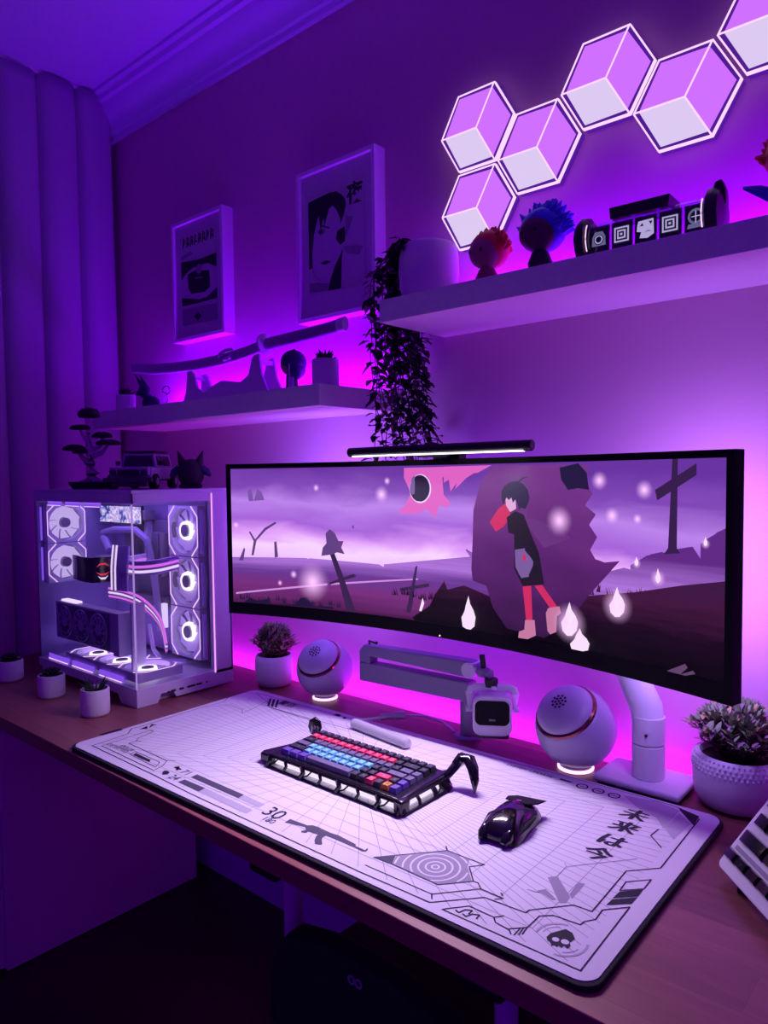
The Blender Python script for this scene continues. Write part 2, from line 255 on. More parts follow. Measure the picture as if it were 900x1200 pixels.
SCREEN=[('ground',[(0.0055,0.3788),(0.1916,0.3942),(0.3641,0.3837),(0.5732,0.4768),(0.5452,0.5157),(0.5868,0.3598),(0.7669,0.4167),(0.8466,0.4975),(0.8786,0.5593),(0.9044,0.5808),(0.9294,0.6015),(0.9511,0.614),(0.9721,0.6667),(0.9911,0.6946),(0.9975,0.017),(0.9311,0.018),(0.5009,0.0663),(0.0021,-0.0306)]),('streak',[(0.0174,0.1421),(0.2447,0.2451),(0.4526,0.324),(0.4526,0.3158),(0.2446,0.2325),(0.0173,0.1305)]),('haze',[(0.0112,0.5668),(0.1928,0.5794),(0.3905,0.5485),(0.5704,0.5297),(0.5703,0.4685),(0.3898,0.389),(0.1915,0.3797),(0.0096,0.3715)]),('pink',[(0.4176,0.9556),(0.5771,0.9582),(0.5742,0.9327),(0.5509,0.8954),(0.5271,0.8337),(0.5362,0.9111),(0.5155,0.9273),(0.5004,0.8964),(0.5031,0.8019),(0.518,0.7554),(0.5089,0.7313),(0.4939,0.7462),(0.4846,0.6707),(0.4664,0.7205),(0.4477,0.6949),(0.4227,0.6881),(0.4026,0.6999),(0.4198,0.7422),(0.4326,0.8082),(0.4173,0.8982)]),('pink',[(0.5036,0.9585),(0.6016,0.9604),(0.5741,0.9221),(0.5462,0.9139),(0.5248,0.8492),(0.5176,0.8211),(0.5142,0.8867),(0.5033,0.868)]),('moonrim',[(0.4766,0.8363),(0.4759,0.8175),(0.474,0.7997),(0.4709,0.7837),(0.467,0.7705),(0.4622,0.7608),(0.457,0.7551),(0.4516,0.7537),(0.4462,0.7568),(0.4412,0.7642),(0.4368,0.7755),(0.4333,0.7902),(0.4309,0.8074),(0.4297,0.8262),(0.4298,0.8456),(0.4311,0.8644),(0.4337,0.8816),(0.4373,0.8963),(0.4417,0.9077),(0.4468,0.9151),(0.4522,0.9183),(0.4576,0.917),(0.4628,0.9114),(0.4674,0.9018),(0.4713,0.8887),(0.4742,0.8728),(0.476,0.8551)]),('night',[(0.4735,0.8379),(0.4729,0.8205),(0.4711,0.8041),(0.4683,0.7894),(0.4647,0.7772),(0.4603,0.7683),(0.4555,0.763),(0.4505,0.7617),(0.4455,0.7646),(0.4409,0.7714),(0.4369,0.7819),(0.4337,0.7954),(0.4314,0.8113),(0.4303,0.8286),(0.4304,0.8465),(0.4317,0.8638),(0.434,0.8797),(0.4373,0.8932),(0.4414,0.9037),(0.446,0.9106),(0.451,0.9135),(0.456,0.9123),(0.4608,0.9071),(0.4651,0.8983),(0.4687,0.8862),(0.4714,0.8716),(0.473,0.8552)]),('mauve',[(0.4411,0.9107),(0.4348,0.8978),(0.4302,0.8408),(0.4345,0.8001),(0.442,0.8084),(0.4453,0.8571)]),('tree',[(0.057,0.3956),(0.0633,0.4907),(0.052,0.5503),(0.0555,0.5543),(0.0668,0.5023),(0.0902,0.5791),(0.1166,0.6217),(0.1193,0.6107),(0.0935,0.5644),(0.0702,0.4951),(0.0625,0.3962)]),('tree',[(0.1129,0.4896),(0.1185,0.4938),(0.1218,0.392),(0.1135,0.3873)]),('tree',[(0.0262,0.358),(0.0393,0.4451),(0.042,0.4358),(0.0373,0.3592)]),('tree',[(0.2987,0.6099),(0.3027,0.6137),(0.3025,0.5929),(0.2993,0.5926)]),('smudge',[(0.0507,0.8236),(0.0605,0.8423),(0.0653,0.7579),(0.0749,0.8327),(0.0851,0.814),(0.0916,0.7619),(0.0536,0.754)]),('night',[(0.0378,0.0823),(0.052,0.1136),(0.0692,0.094),(0.0936,0.1121),(0.1037,0.0822),(0.1623,0.0899),(0.1728,0.1347),(0.1899,0.1423),(0.2032,0.0908),(0.2505,0.0996),(0.2538,0.0826),(0.0376,0.0535)]),('cross',[(0.2458,0.4274),(0.2565,0.4344),(0.2751,0.3048),(0.305,0.0747),(0.2839,0.0806),(0.2637,0.2848)]),('cross',[(0.242,0.2481),(0.3017,0.3156),(0.3062,0.2991),(0.246,0.2364)]),('tree',[(0.2365,0.5564),(0.2467,0.5841),(0.2586,0.5587),(0.2663,0.5118),(0.2783,0.5133),(0.2728,0.4721),(0.2805,0.4328),(0.2626,0.4406),(0.2491,0.4244),(0.2255,0.4137),(0.2292,0.4662),(0.2381,0.4942)]),('cross',[(0.441,0.3884),(0.4454,0.396),(0.4332,0.1585),(0.428,0.1152),(0.4192,0.1205)]),('cross',[(0.4052,0.2533),(0.4698,0.301),(0.471,0.2818),(0.407,0.2354)]),('dark',[(0.433,0.0921),(0.4706,0.1712),(0.4832,0.2402),(0.5029,0.3231),(0.5135,0.2499),(0.5434,0.2363),(0.5728,0.2697),(0.5722,0.0226),(0.4391,0.0413)]),('dark',[(0.5015,0.2684),(0.5447,0.3102),(0.5935,0.2707),(0.7846,0.3426),(0.8577,0.3877),(0.9298,0.4459),(0.9956,0.4857),(0.9975,0.0103),(0.8798,0.0383),(0.7055,0.0476),(0.5009,0.0566)]),('hillock',[(0.6084,0.96),(0.5823,0.8677),(0.5682,0.7217),(0.5665,0.5749),(0.5633,0.4084),(0.5659,0.3444),(0.5936,0.3254),(0.6071,0.2122),(0.634,0.1158),(0.7056,0.104),(0.7429,0.177),(0.7846,0.3426),(0.8367,0.5205),(0.8121,0.5073),(0.7961,0.5185),(0.7874,0.5591),(0.7994,0.6202),(0.7855,0.6747),(0.797,0.7236),(0.7784,0.7645),(0.7912,0.8175),(0.7813,0.8677),(0.7841,0.9529)]),('hillock2',[(0.635,0.92),(0.6675,0.6785),(0.7057,0.5486),(0.7548,0.6084),(0.7244,0.6525),(0.6804,0.6972),(0.6805,0.9015)]),('black',[(0.7336,0.9413),(0.7666,0.9604),(0.7812,0.9152),(0.7854,0.8362),(0.7666,0.8437),(0.7487,0.8352),(0.7366,0.8839)]),('cross',[(0.9169,0.9689),(0.9248,0.9697),(0.9244,0.6003),(0.9294,0.5803),(0.9055,0.5695),(0.9115,0.597)]),('cross',[(0.8915,0.8394),(0.9514,0.9483),(0.9516,0.9018),(0.8947,0.7947)]),('red',[(0.6011,0.6616),(0.6181,0.7347),(0.6362,0.7712),(0.6427,0.693),(0.628,0.6419),(0.6132,0.6149)]),('skin',[(0.6322,0.7974),(0.6513,0.8069),(0.6532,0.7376),(0.6414,0.7191),(0.6335,0.7535)]),('hair',[(0.6282,0.7549),(0.6249,0.7829),(0.6243,0.8217),(0.6296,0.85),(0.6403,0.871),(0.6534,0.8779),(0.6664,0.8641),(0.6754,0.8334),(0.6785,0.796),(0.676,0.7651),(0.6701,0.7373),(0.6624,0.7435),(0.6585,0.7328),(0.6559,0.7638),(0.652,0.7843),(0.6467,0.7667),(0.6441,0.7944),(0.6388,0.7802),(0.6349,0.794),(0.6309,0.7762)]),('hair',[(0.656,0.8744),(0.6651,0.895),(0.678,0.8982),(0.6664,0.8898),(0.6599,0.8727)]),('black',[(0.6347,0.6921),(0.6513,0.7252),(0.6675,0.7095),(0.6816,0.6119),(0.6962,0.5211),(0.7056,0.3711),(0.6659,0.3456),(0.649,0.4313),(0.6492,0.6065),(0.638,0.6134)]),('mauve',[(0.6504,0.528),(0.6713,0.5412),(0.6854,0.4758),(0.6828,0.403),(0.662,0.3862),(0.6516,0.4408)]),('red',[(0.6648,0.5051),(0.6738,0.5073),(0.6751,0.48),(0.666,0.4742)]),('red',[(0.6653,0.3454),(0.6815,0.3544),(0.6839,0.1741),(0.6723,0.1636)]),('red',[(0.6879,0.3566),(0.7019,0.3648),(0.7293,0.2707),(0.7194,0.2463)]),('boot',[(0.6565,0.0788),(0.6579,0.1112),(0.6683,0.1268),(0.6697,0.1763),(0.6878,0.1845),(0.6903,0.1082),(0.6748,0.0812)]),('boot',[(0.7119,0.1413),(0.7088,0.2282),(0.7132,0.2555),(0.7336,0.2726),(0.7367,0.2406),(0.7293,0.2205),(0.7281,0.1445),(0.7169,0.1269)]),('pale',[(0.9109,0.0607),(0.9382,0.1263),(0.9417,0.1117),(0.931,0.0682)]),('pale',[(0.931,0.0582),(0.9495,0.106),(0.9529,0.0944),(0.9384,0.0552)]),('flamelo',[(0.5574,0.2921),(0.5623,0.2367),(0.5719,0.196),(0.578,0.1481),(0.5745,0.0835),(0.5631,0.0403),(0.5505,0.0344),(0.5391,0.0678),(0.5358,0.1309),(0.5453,0.1795),(0.5488,0.2192)]),('flame',[(0.5573,0.2595),(0.5607,0.2166),(0.5674,0.1848),(0.5717,0.1475),(0.5692,0.0976),(0.5613,0.0646),(0.5525,0.0606),(0.5446,0.0869),(0.5423,0.1356),(0.5489,0.1728),(0.5513,0.2033)]),('flamelo',[(0.7519,0.3277),(0.7571,0.2827),(0.7669,0.2506),(0.7733,0.2121),(0.77,0.1585),(0.7585,0.121),(0.7455,0.1139),(0.7337,0.1395),(0.7302,0.1912),(0.7398,0.2329),(0.7433,0.2662)]),('flame',[(0.7519,0.3006),(0.7555,0.2657),(0.7624,0.2405),(0.7669,0.2104),(0.7645,0.169),(0.7565,0.1405),(0.7475,0.1357),(0.7393,0.156),(0.7369,0.1959),(0.7435,0.2277),(0.7459,0.2533)]),('flamelo',[(0.77,0.206),(0.7759,0.1728),(0.7871,0.1508),(0.7944,0.1231),(0.7906,0.0811),(0.7775,0.0491),(0.7626,0.04),(0.7491,0.0564),(0.7451,0.0952),(0.7561,0.1299),(0.7601,0.1565)]),('flame',[(0.77,0.1844),(0.7741,0.1586),(0.782,0.1411),(0.787,0.1193),(0.7844,0.0869),(0.7752,0.0628),(0.7649,0.0566),(0.7555,0.0699),(0.7527,0.0999),(0.7604,0.1262),(0.7631,0.1465)]),('flamelo',[(0.833,0.4274),(0.8375,0.3895),(0.846,0.3622),(0.8515,0.3297),(0.8487,0.2847),(0.8388,0.2535),(0.8277,0.2479),(0.8175,0.2698),(0.8144,0.3132),(0.8227,0.3481),(0.8256,0.376)]),('flame',[(0.833,0.4043),(0.8362,0.3749),(0.8421,0.3535),(0.8459,0.3281),(0.844,0.2934),(0.8371,0.2697),(0.8294,0.2659),(0.8223,0.2831),(0.8202,0.3167),(0.8259,0.3433),(0.8279,0.3647)]),('flamelo',[(0.8969,0.5215),(0.8982,0.5031),(0.9007,0.4894),(0.9023,0.4733),(0.9015,0.4523),(0.8987,0.4387),(0.8955,0.4375),(0.8926,0.4489),(0.8917,0.4696),(0.894,0.485),(0.8948,0.4979)]),('flame',[(0.8969,0.5091),(0.8979,0.4949),(0.8996,0.4842),(0.9007,0.4717),(0.9002,0.4555),(0.8982,0.4451),(0.896,0.4442),(0.894,0.4532),(0.8933,0.4691),(0.8949,0.481),(0.8955,0.4909)]),('flamelo',[(0.8638,0.5577),(0.8649,0.5461),(0.8669,0.5375),(0.8682,0.5274),(0.8675,0.514),(0.8652,0.5054),(0.8626,0.5046),(0.8603,0.5118),(0.8596,0.5248),(0.8614,0.5346),(0.8621,0.5427)]),('flame',[(0.8638,0.5487),(0.8646,0.5398),(0.866,0.533),(0.8669,0.5252),(0.8664,0.5149),(0.8648,0.5083),(0.863,0.5077),(0.8614,0.5133),(0.8609,0.5234),(0.8622,0.5309),(0.8626,0.5372)]),('flamelo',[(0.9651,0.6647),(0.9661,0.6541),(0.9678,0.6461),(0.969,0.6368),(0.9684,0.6247),(0.9664,0.617),(0.9642,0.6164),(0.9621,0.6231),(0.9614,0.635),(0.9631,0.6438),(0.9637,0.6512)]),('flame',[(0.9651,0.6565),(0.9658,0.6483),(0.967,0.6421),(0.9678,0.6349),(0.9675,0.6255),(0.9661,0.6196),(0.9645,0.6192),(0.9631,0.6245),(0.9626,0.6337),(0.9637,0.6404),(0.9641,0.6461)]),('flame',[(0.4519,0.1402),(0.4597,0.2165),(0.4633,0.185),(0.4569,0.137)])]
GLOW=[(0.2076,0.2463,10.0),(0.3706,0.802,4.333333333333333),(0.3837,0.8807,2.0),(0.2195,0.8409,2.0),(0.1622,0.2871,2.3333333333333335),(0.1289,0.2257,1.6666666666666667),(0.0246,0.5961,2.0),(0.7336,0.6869,6.0),(0.8031,0.8787,3.6),(0.8754,0.8389,3.6),(0.8242,0.7222,3.2),(0.8651,0.7123,2.0)]
# ------------------------------------------------------------------ the room
ZC = H + 1.96
m = MB(); m.box((0.4, -1.4, -0.02), (4.4, 3.1, 0.04)); struct(m.build('floor', M_floor))
m = MB(); m.box((0.3, 0.10, ZC / 2), (4.1, 0.10, ZC)); struct(m.build('wall_back', M_wall))
m = MB(); m.box((-1.73, -1.4, ZC / 2), (0.10, 3.1, ZC)); struct(m.build('wall_left', M_wall))
m = MB(); m.box((0.4, -1.4, ZC + 0.03), (4.4, 3.1, 0.06)); struct(m.build('ceiling', M_ceil))
# stepped crown moulding along the back wall
prof = [(0.05, 1.96), (0.05, 1.815), (0.035, 1.815), (0.035, 1.832), (0.028, 1.838), (0.024, 1.86), (0.012, 1.885), (-0.006, 1.905), (-0.012, 1.925), (-0.026, 1.928), (-0.030, 1.945), (-0.045, 1.948), (-0.045, 1.96)]
m = MB(); m.loft([[(x, y, H + z) for y, z in prof] for x in (-1.68, 2.3)]); struct(m.build('trim_1', M_ceil))
m = MB(); m.box((0.3, 0.043, 0.05), (4.0, 0.014, 0.10)); struct(m.build('baseboard_back', M_ceil, bevel=0.003))

# curtain of soft vertical pleats on the left wall
def curtain():
    t = thing('curtain', 'floor-length curtain hanging in tall soft pleats on the left wall', 'curtain', (-1.61, -0.66, 0))
    m = MB(); secs = []
    N = 150; y0, y1 = -0.74, 0.69
    per = 0.134
    for z in [0.02, 0.3, 0.74, 1.2, 1.7, 2.2, 2.55, 2.64, 2.69]:
        row = []
        for i in range(N + 1):
            y = y0 + (y1 - y0) * i / N
            ph = (y - y1) / per
            k = abs(math.sin(PI * ph)) ** 0.38 + .10 * math.sin(2 * PI * ph + .6)
            sway = 0.006 * math.sin(ph * 1.7 + z * 1.3)
            amp = 0.052 if z < 2.6 else 0.04
            row.append((amp * k - 0.02 + sway, y, z))
        secs.append(row)
    m.loft(secs, closed_sec=False)
    m.build('pleated_cloth', M_curtain, t, solid=0.003, angle=70)
    m = MB(); m.box((-0.01, -0.02, 2.694), (0.03, 1.44, 0.012)); m.build('curtain_track', M_white, t)
curtain()

# floating shelves with a light strip behind each back edge
def shelf(label, x0, x1, yf, z0, z1):
    t = thing('wall_shelf', label, 'shelf', ((x0 + x1) / 2, 0.05, H + z0))
    w = x1 - x0
    m = MB(); m.box((0, (yf - 0.05) / 2, (z1 - z0) / 2), (w, 0.05 - yf, z1 - z0)); m.build('shelf_board', M_shelf, t, bevel=0.0012)
    return t
shelf('long white floating shelf high on the right under the hexagon lights', -0.136, 1.25, -0.185, 0.914, 0.962)
shelf('white floating shelf on the left below the two framed posters', -1.345, -0.2955, -0.215, 0.7465, 0.797)
M_strip = emit('violet_led', (190, 90, 255), 2.0)
for lb, x0, x1, y, z in (('thin glowing light strip along the back of the high right shelf', -0.10, 1.22, 0.030, 0.9625),
                         ('thin glowing light strip along the back of the lower left shelf', -1.30, -0.300, 0.030, 0.7975)):
    m = MB(); m.box(((x0 + x1) / 2, y, H + z + 0.002), (x1 - x0, 0.008, 0.003)); tag(m.build('light_strip', M_strip), lb, 'light strip')

# framed posters
M_paper = mat('poster_paper', (0.52, 0.48, 0.56), 0.7)
M_mount = mat('poster_mount', (0.56, 0.50, 0.60), 0.7)
M_ink = mat('poster_ink', (0.01, 0.01, 0.02), 0.8)
M_inkg = mat('poster_grey_ink', (0.27, 0.24, 0.32), 0.8)
def frame(label, x0, x1, z0, z1):
    w, h = x1 - x0, z1 - z0
    t = thing('picture_frame', label, 'picture', ((x0 + x1) / 2, 0.05, H + z0))
    b = 0.012; d = 0.042
    m = MB()
    m.box((0, -d / 2, b / 2), (w, d, b)); m.box((0, -d / 2, h - b / 2), (w, d, b))
    m.box((-w / 2 + b / 2, -d / 2, h / 2), (b, d, h - 2 * b)); m.box((w / 2 - b / 2, -d / 2, h / 2), (b, d, h - 2 * b))
    m.build('frame', M_white, t, bevel=0.0012)
    m = MB(); m.box((0, -0.016, h / 2), (w - 2 * b, 0.032, h - 2 * b)); m.build('mount', M_mount, t)
    return t, w, h
FX = Matrix.Rotation(R(90), 4, 'X')       # xy outline -> xz, normal to -y
def flatpoly(m, pts, y, mi):
    M = Matrix.Translation((0, y, 0)) @ FX
    m.prism(pts, 0, 0.0006, M, mi)
t, w, h = frame('smaller framed poster with a large dark eye in its middle, on the left', -1.215, -0.938, 1.030, 1.416)
m = MB(); Y = -0.0322
flatpoly(m, [(-.095, .045), (.095, .045), (.095, .340), (-.095, .340)], Y, 0)
flatpoly(m, [(-.095, .258), (.0, .249), (.095, .252), (.095, .208), (.054, .227), (.031, .230), (-.029, .229), (-.070, .217), (-.095, .200)], Y - .0007, 1)
flatpoly(m, [(-.059, .213), (-.023, .218), (.056, .206), (.059, .154), (.031, .142), (-.043, .148), (-.057, .167)], Y - .0007, 1)
flatpoly(m, [(-.095, .143), (.0, .124), (.041, .124), (.095, .146), (.095, .113), (.0, .113), (-.095, .116)], Y - .0007, 1)
flatpoly(m, [(.003 + .014 * math.cos(a), .219 + .016 * math.sin(a)) for a in [2 * PI * k / 16 for k in range(16)]], Y - .0014, 2)
flatpoly(m, [(-.02, .196), (.02, .192), (.02, .188), (-.02, .192)], Y - .0014, 2)
flatpoly(m, [(-.095, .106), (.095, .098), (.095, .048), (-.095, .052)], Y - .0007, 2)
flatpoly(m, [(-.03, .075), (-.005, .085), (.01, .070), (-.01, .058)], Y - .0012, 1)
flatpoly(m, [(-.095, .275), (-.04, .285), (-.03, .272), (-.095, .264)], Y - .0007, 2)
random.seed(4)
for k in range(8):                                                     # heavy brush lettering, unreadable in the photo
    x = -.085 + k * .0215
    flatpoly(m, [(x, .300), (x + .004, .298), (x + .010, .330), (x + .004, .333)], Y - .0007, 1)
    flatpoly(m, [(x + .004, .300 + .008 * (k % 2)), (x + .017, .304 + .018 * ((k + 1) % 2)), (x + .017, .310 + .018 * ((k + 1) % 2)), (x + .004, .306 + .008 * (k % 2))], Y - .0008, 1)
    if k % 3: flatpoly(m, [(x + .013, .302), (x + .017, .300), (x + .016, .328), (x + .012, .326)], Y - .0009, 1)
m.build('poster_print', [M_paper, M_ink, M_inkg], t, smooth=False)
t, w, h = frame('larger framed black and white poster of a dark-haired face, left of the high shelf', -0.606, -0.316, 1.006, 1.411)
m = MB()
flatpoly(m, [(-.108, .070), (.103, .070), (.103, .340), (-.108, .340)], Y, 0)
flatpoly(m, [(-.104, .322), (-.065, .326), (-.023, .329), (.003, .326), (.022, .313), (.035, .298), (.037, .284), (.030, .262), (.018, .240), (.014, .258), (.002, .280), (-.013, .294), (-.026, .286), (-.043, .248), (-.045, .268), (-.050, .262), (-.058, .240), (-.064, .282), (-.077, .250), (-.084, .232), (-.090, .190), (-.093, .146), (-.104, .143)], Y - .0007, 1)
flatpoly(m, [(-.006, .135), (.012, .156), (.025, .175), (.020, .150), (.015, .072), (-.034, .075), (-.024, .100)], Y - .0007, 1)
flatpoly(m, [(.004, .223), (.031, .229), (.034, .210), (.032, .192), (.015, .185), (-.001, .204)], Y - .0007, 1)
flatpoly(m, [(-.062, .152), (-.042, .155), (-.019, .150), (-.030, .147), (-.043, .145)], Y - .0007, 1)
flatpoly(m, [(-.066, .257), (-.025, .240), (-.025, .236), (-.054, .248)], Y - .0007, 1)
flatpoly(m, [(-.071, .240), (-.055, .244), (-.040, .236), (-.044, .227), (-.060, .225)], Y - .0007, 2)
flatpoly(m, [(-.066, .238), (-.052, .239), (-.050, .230), (-.062, .229)], Y - .0012, 1)
flatpoly(m, [(-.104, .106), (-.070, .102), (-.028, .093), (-.037, .076), (-.104, .079)], Y - .0007, 2)
flatpoly(m, [(.036, .255), (.062, .248), (.050, .225), (.038, .200), (.034, .220)], Y - .0007, 2)
flatpoly(m, [(.025, .179), (.069, .173), (.095, .166), (.083, .146), (.039, .158)], Y - .0007, 2)
flatpoly(m, [(-.091, .250), (-.089, .140), (-.078, .118), (-.060, .108), (-.061, .106), (-.080, .116), (-.092, .138)], Y - .0012, 2)
for q in text_mesh('夜', 0.058, bold=0.0012):
    flatpoly(m, [(x + .069, y + .303) for x, y in q], Y - .0007, 1)
m.build('poster_print', [M_paper, M_ink, M_inkg], t, smooth=False)

# hexagon light panels
M_hexrim = emit('hexagon_white_line', (250, 205, 255), 1.15)
M_hexdark = emit('hexagon_dark_band', (80, 25, 150), 0.9)
M_hexv = emit('hexagon_violet_face', (208, 112, 255), 1.0)
M_hexw = emit('hexagon_pale_face', (226, 206, 246), 0.95)
def make_hex(label, cx, cz):
    s = 0.0980; t = thing('hexagon_light_panel', label, 'wall light', (cx, 0.05, H + cz), 0, 'hexagon light panels')
    V = lambda r, a: (r * math.cos(R(a)), r * math.sin(R(a)))
    hexo = [V(s, 60 * k) for k in range(6)]
    M = lambda y: Matrix.Translation((0, y, 0)) @ FX
    m = MB(); m.prism([V(s * .985, 60 * k) for k in range(6)], 0, 0.024, M(0)); m.build('panel_body', M_hexdark, t)
    m = MB()                                                     # glowing outer rim
    for k in range(6):
        a0, a1 = 60 * k, 60 * k + 60
        m.prism([V(s, a0), V(s, a1), V(s * .965, a1), V(s * .965, a0)], 0.018, 0.0258, M(0))
    m.build('glowing_rim', M_hexrim, t)
    q = s * 0.90
    for nm, a in (('left_face', 120), ('right_face', 0), ('lower_face', 240)):
        A = V(q * .97, a - 60); B_ = V(q, a); D_ = V(q * .97, a + 60)
        m = MB(); m.prism([(0, 0), A, B_, D_], 0.020, 0.0262, M(0)); m.build('diffuser', M_hexw if a == 240 else M_hexv, t)
    m = MB()
    for a in (60, 180, 300):
        e = V(s * .97, a); n = V(s * .016, a + 90)
        m.prism([(-n[0], -n[1]), (e[0] - n[0], e[1] - n[1]), (e[0] + n[0], e[1] + n[1]), n], 0.0262, 0.0272, M(0))
    m.build('glowing_seam', M_hexrim, t)
hx, hz, pt = -0.0239, 1.3616, 0.1016
for lb, i, j in (('hexagon light panel farthest left on the wall, top of the left column', 0, 0), ('hexagon light panel at the bottom left, right above the red-haired figurine', 0, -1),
                 ('second hexagon light panel column from the left, above the blue-haired figurine', 1, -.5), ('hexagon light panel in the middle of the zigzag, touching three neighbours top centre', 2, 0),
                 ('large hexagon light panel right above the black display clock', 3, -.5), ('hexagon light panel cut off at the top right corner', 4, 0)):
    make_hex(lb, hx + i * 1.5 * pt, hz + j * math.sqrt(3) * pt)
# ------------------------------------------------------------------ desk, cabinet, chair
t = thing('desk', 'long reddish-brown wooden desk running along the wall', 'desk', (-0.2, -0.335, 0))
m = MB(); m.box((0, 0, H - 0.016), (2.74, 0.672, 0.032)); m.build('desktop', M_desk, t, bevel=0.002)
for x in (1.2,):
    m = MB(); m.box((x, 0.0, 0.015), (0.07, 0.55, 0.03)); m.box((x, 0.02, (H - 0.032) / 2), (0.07, 0.09, H - 0.034)); m.box((x, 0, H - 0.047), (0.07, 0.5, 0.03))
    m.build('leg_frame', M_black, t, bevel=0.003)
m = MB(); m.box((0.0, .376, H - .030), (2.7, .008, .010)); m.build('light_strip', emit('magenta_led', (235, 60, 255), 2.0), t)
t = thing('cabinet', 'plain white cabinet standing on the floor under the left end of the desk', 'cabinet', (-1.33, -0.325, 0))
m = MB(); m.box((0, 0, 0.352), (0.44, 0.60, 0.70)); m.build('body', M_white, t, bevel=0.002)
for k in range(3):
    m = MB(); m.box((0, -0.309, 0.12 + 0.225 * k), (0.43, 0.016, 0.215)); d = m.build('drawer', M_white, t, bevel=0.002)
    m = MB(); m.box((0, -0.322, 0.18 + 0.225 * k), (0.10, 0.01, 0.012)); m.build('handle', M_white, d, bevel=0.002)

t = thing('office_chair', 'dark low-backed chair tucked under the desk, barely visible in the shadow', 'chair', (0.19, -0.46, 0))
M_chair = mat('chair_fabric', (0.008, 0.007, 0.012), 0.9)
m = MB(); m.box((0, 0.05, 0.43), (0.46, 0.42, 0.09)); m.build('seat', M_chair, t, bevel=0.03)
m = MB()
prof = [(-.19, .40), (-.205, .52), (-.16, .585), (-.06, .605), (.06, .605), (.16, .585), (.205, .52), (.19, .40)]
m.prism(prof, 0.0, 0.05, Matrix.Translation((0, -0.12, 0)) @ FX); b = m.build('backrest', M_chair, t, bevel=0.015)
m = MB(); Mx = Matrix.Translation((0.0, -0.173, 0.578)) @ FX
for cx in (-.007, .007):
    m.lathe([(.0045, 0), (.0075, 0), (.0075, .001), (.0045, .001), (.0045, 0)], seg=16, c=(cx, -0.1715, .578), rot=Euler((R(90), 0, 0)))
m.build('logo', mat('chair_logo', (0.35, 0.3, 0.5), 0.5), b)
for s_ in (-1, 1):
    m = MB(); m.cyl((s_ * .215, -0.10, 0.40), (s_ * .215, -0.10, 0.655), 0.016); m.build('armrest_post', M_white, t)
    m = MB(); m.box((s_ * .215, -0.06, 0.668), (0.07, 0.22, 0.022)); m.build('armrest', M_black, t, bevel=0.008)
m = MB(); m.cyl((0, 0.05, 0.09), (0, 0.05, 0.39), 0.03); m.build('gas_lift', M_black, t)
m = MB()
for k in range(5):
    a = 2 * PI * k / 5 + .3
    m.cyl((0, 0.05, 0.10), (.26 * math.cos(a), .05 + .26 * math.sin(a), 0.065), 0.022, 0.015, 10)
m.build('star_base', M_black, t)
for k in range(5):
    a = 2 * PI * k / 5 + .3; x, y = .26 * math.cos(a), .05 + .26 * math.sin(a)
    m = MB(); m.cyl((x - .012, y, 0.028), (x + .012, y, 0.028), 0.028, seg=16); m.build('caster', M_rubber, t)

# ------------------------------------------------------------------ desk mat with its printed pattern
MC = (-0.0358, -0.3900); MTH = 0.01678; MW, MD = 1.1917, 0.5160; MT = 0.009
M_mat = mat('desk_mat_white', (0.80, 0.77, 0.83), 0.75, bump=0.08, bscale=900)
M_pk = mat('print_black', (0.015, 0.012, 0.03), 0.8)
M_pg = mat('print_grey', (0.36, 0.33, 0.42), 0.8)
M_pl = mat('print_light_grey', (0.52, 0.49, 0.58), 0.8)
M_ps = mat('print_slate', (0.085, 0.075, 0.125), 0.8)
def rrect(w, d, r, n=8):
    out = []
    for cx, cy, a0 in ((w / 2 - r, d / 2 - r, 0), (-w / 2 + r, d / 2 - r, 90), (-w / 2 + r, -d / 2 + r, 180), (w / 2 - r, -d / 2 + r, 270)):
        for k in range(n + 1):
            a = R(a0 + 90 * k / n); out.append((cx + r * math.cos(a), cy + r * math.sin(a)))
    return out
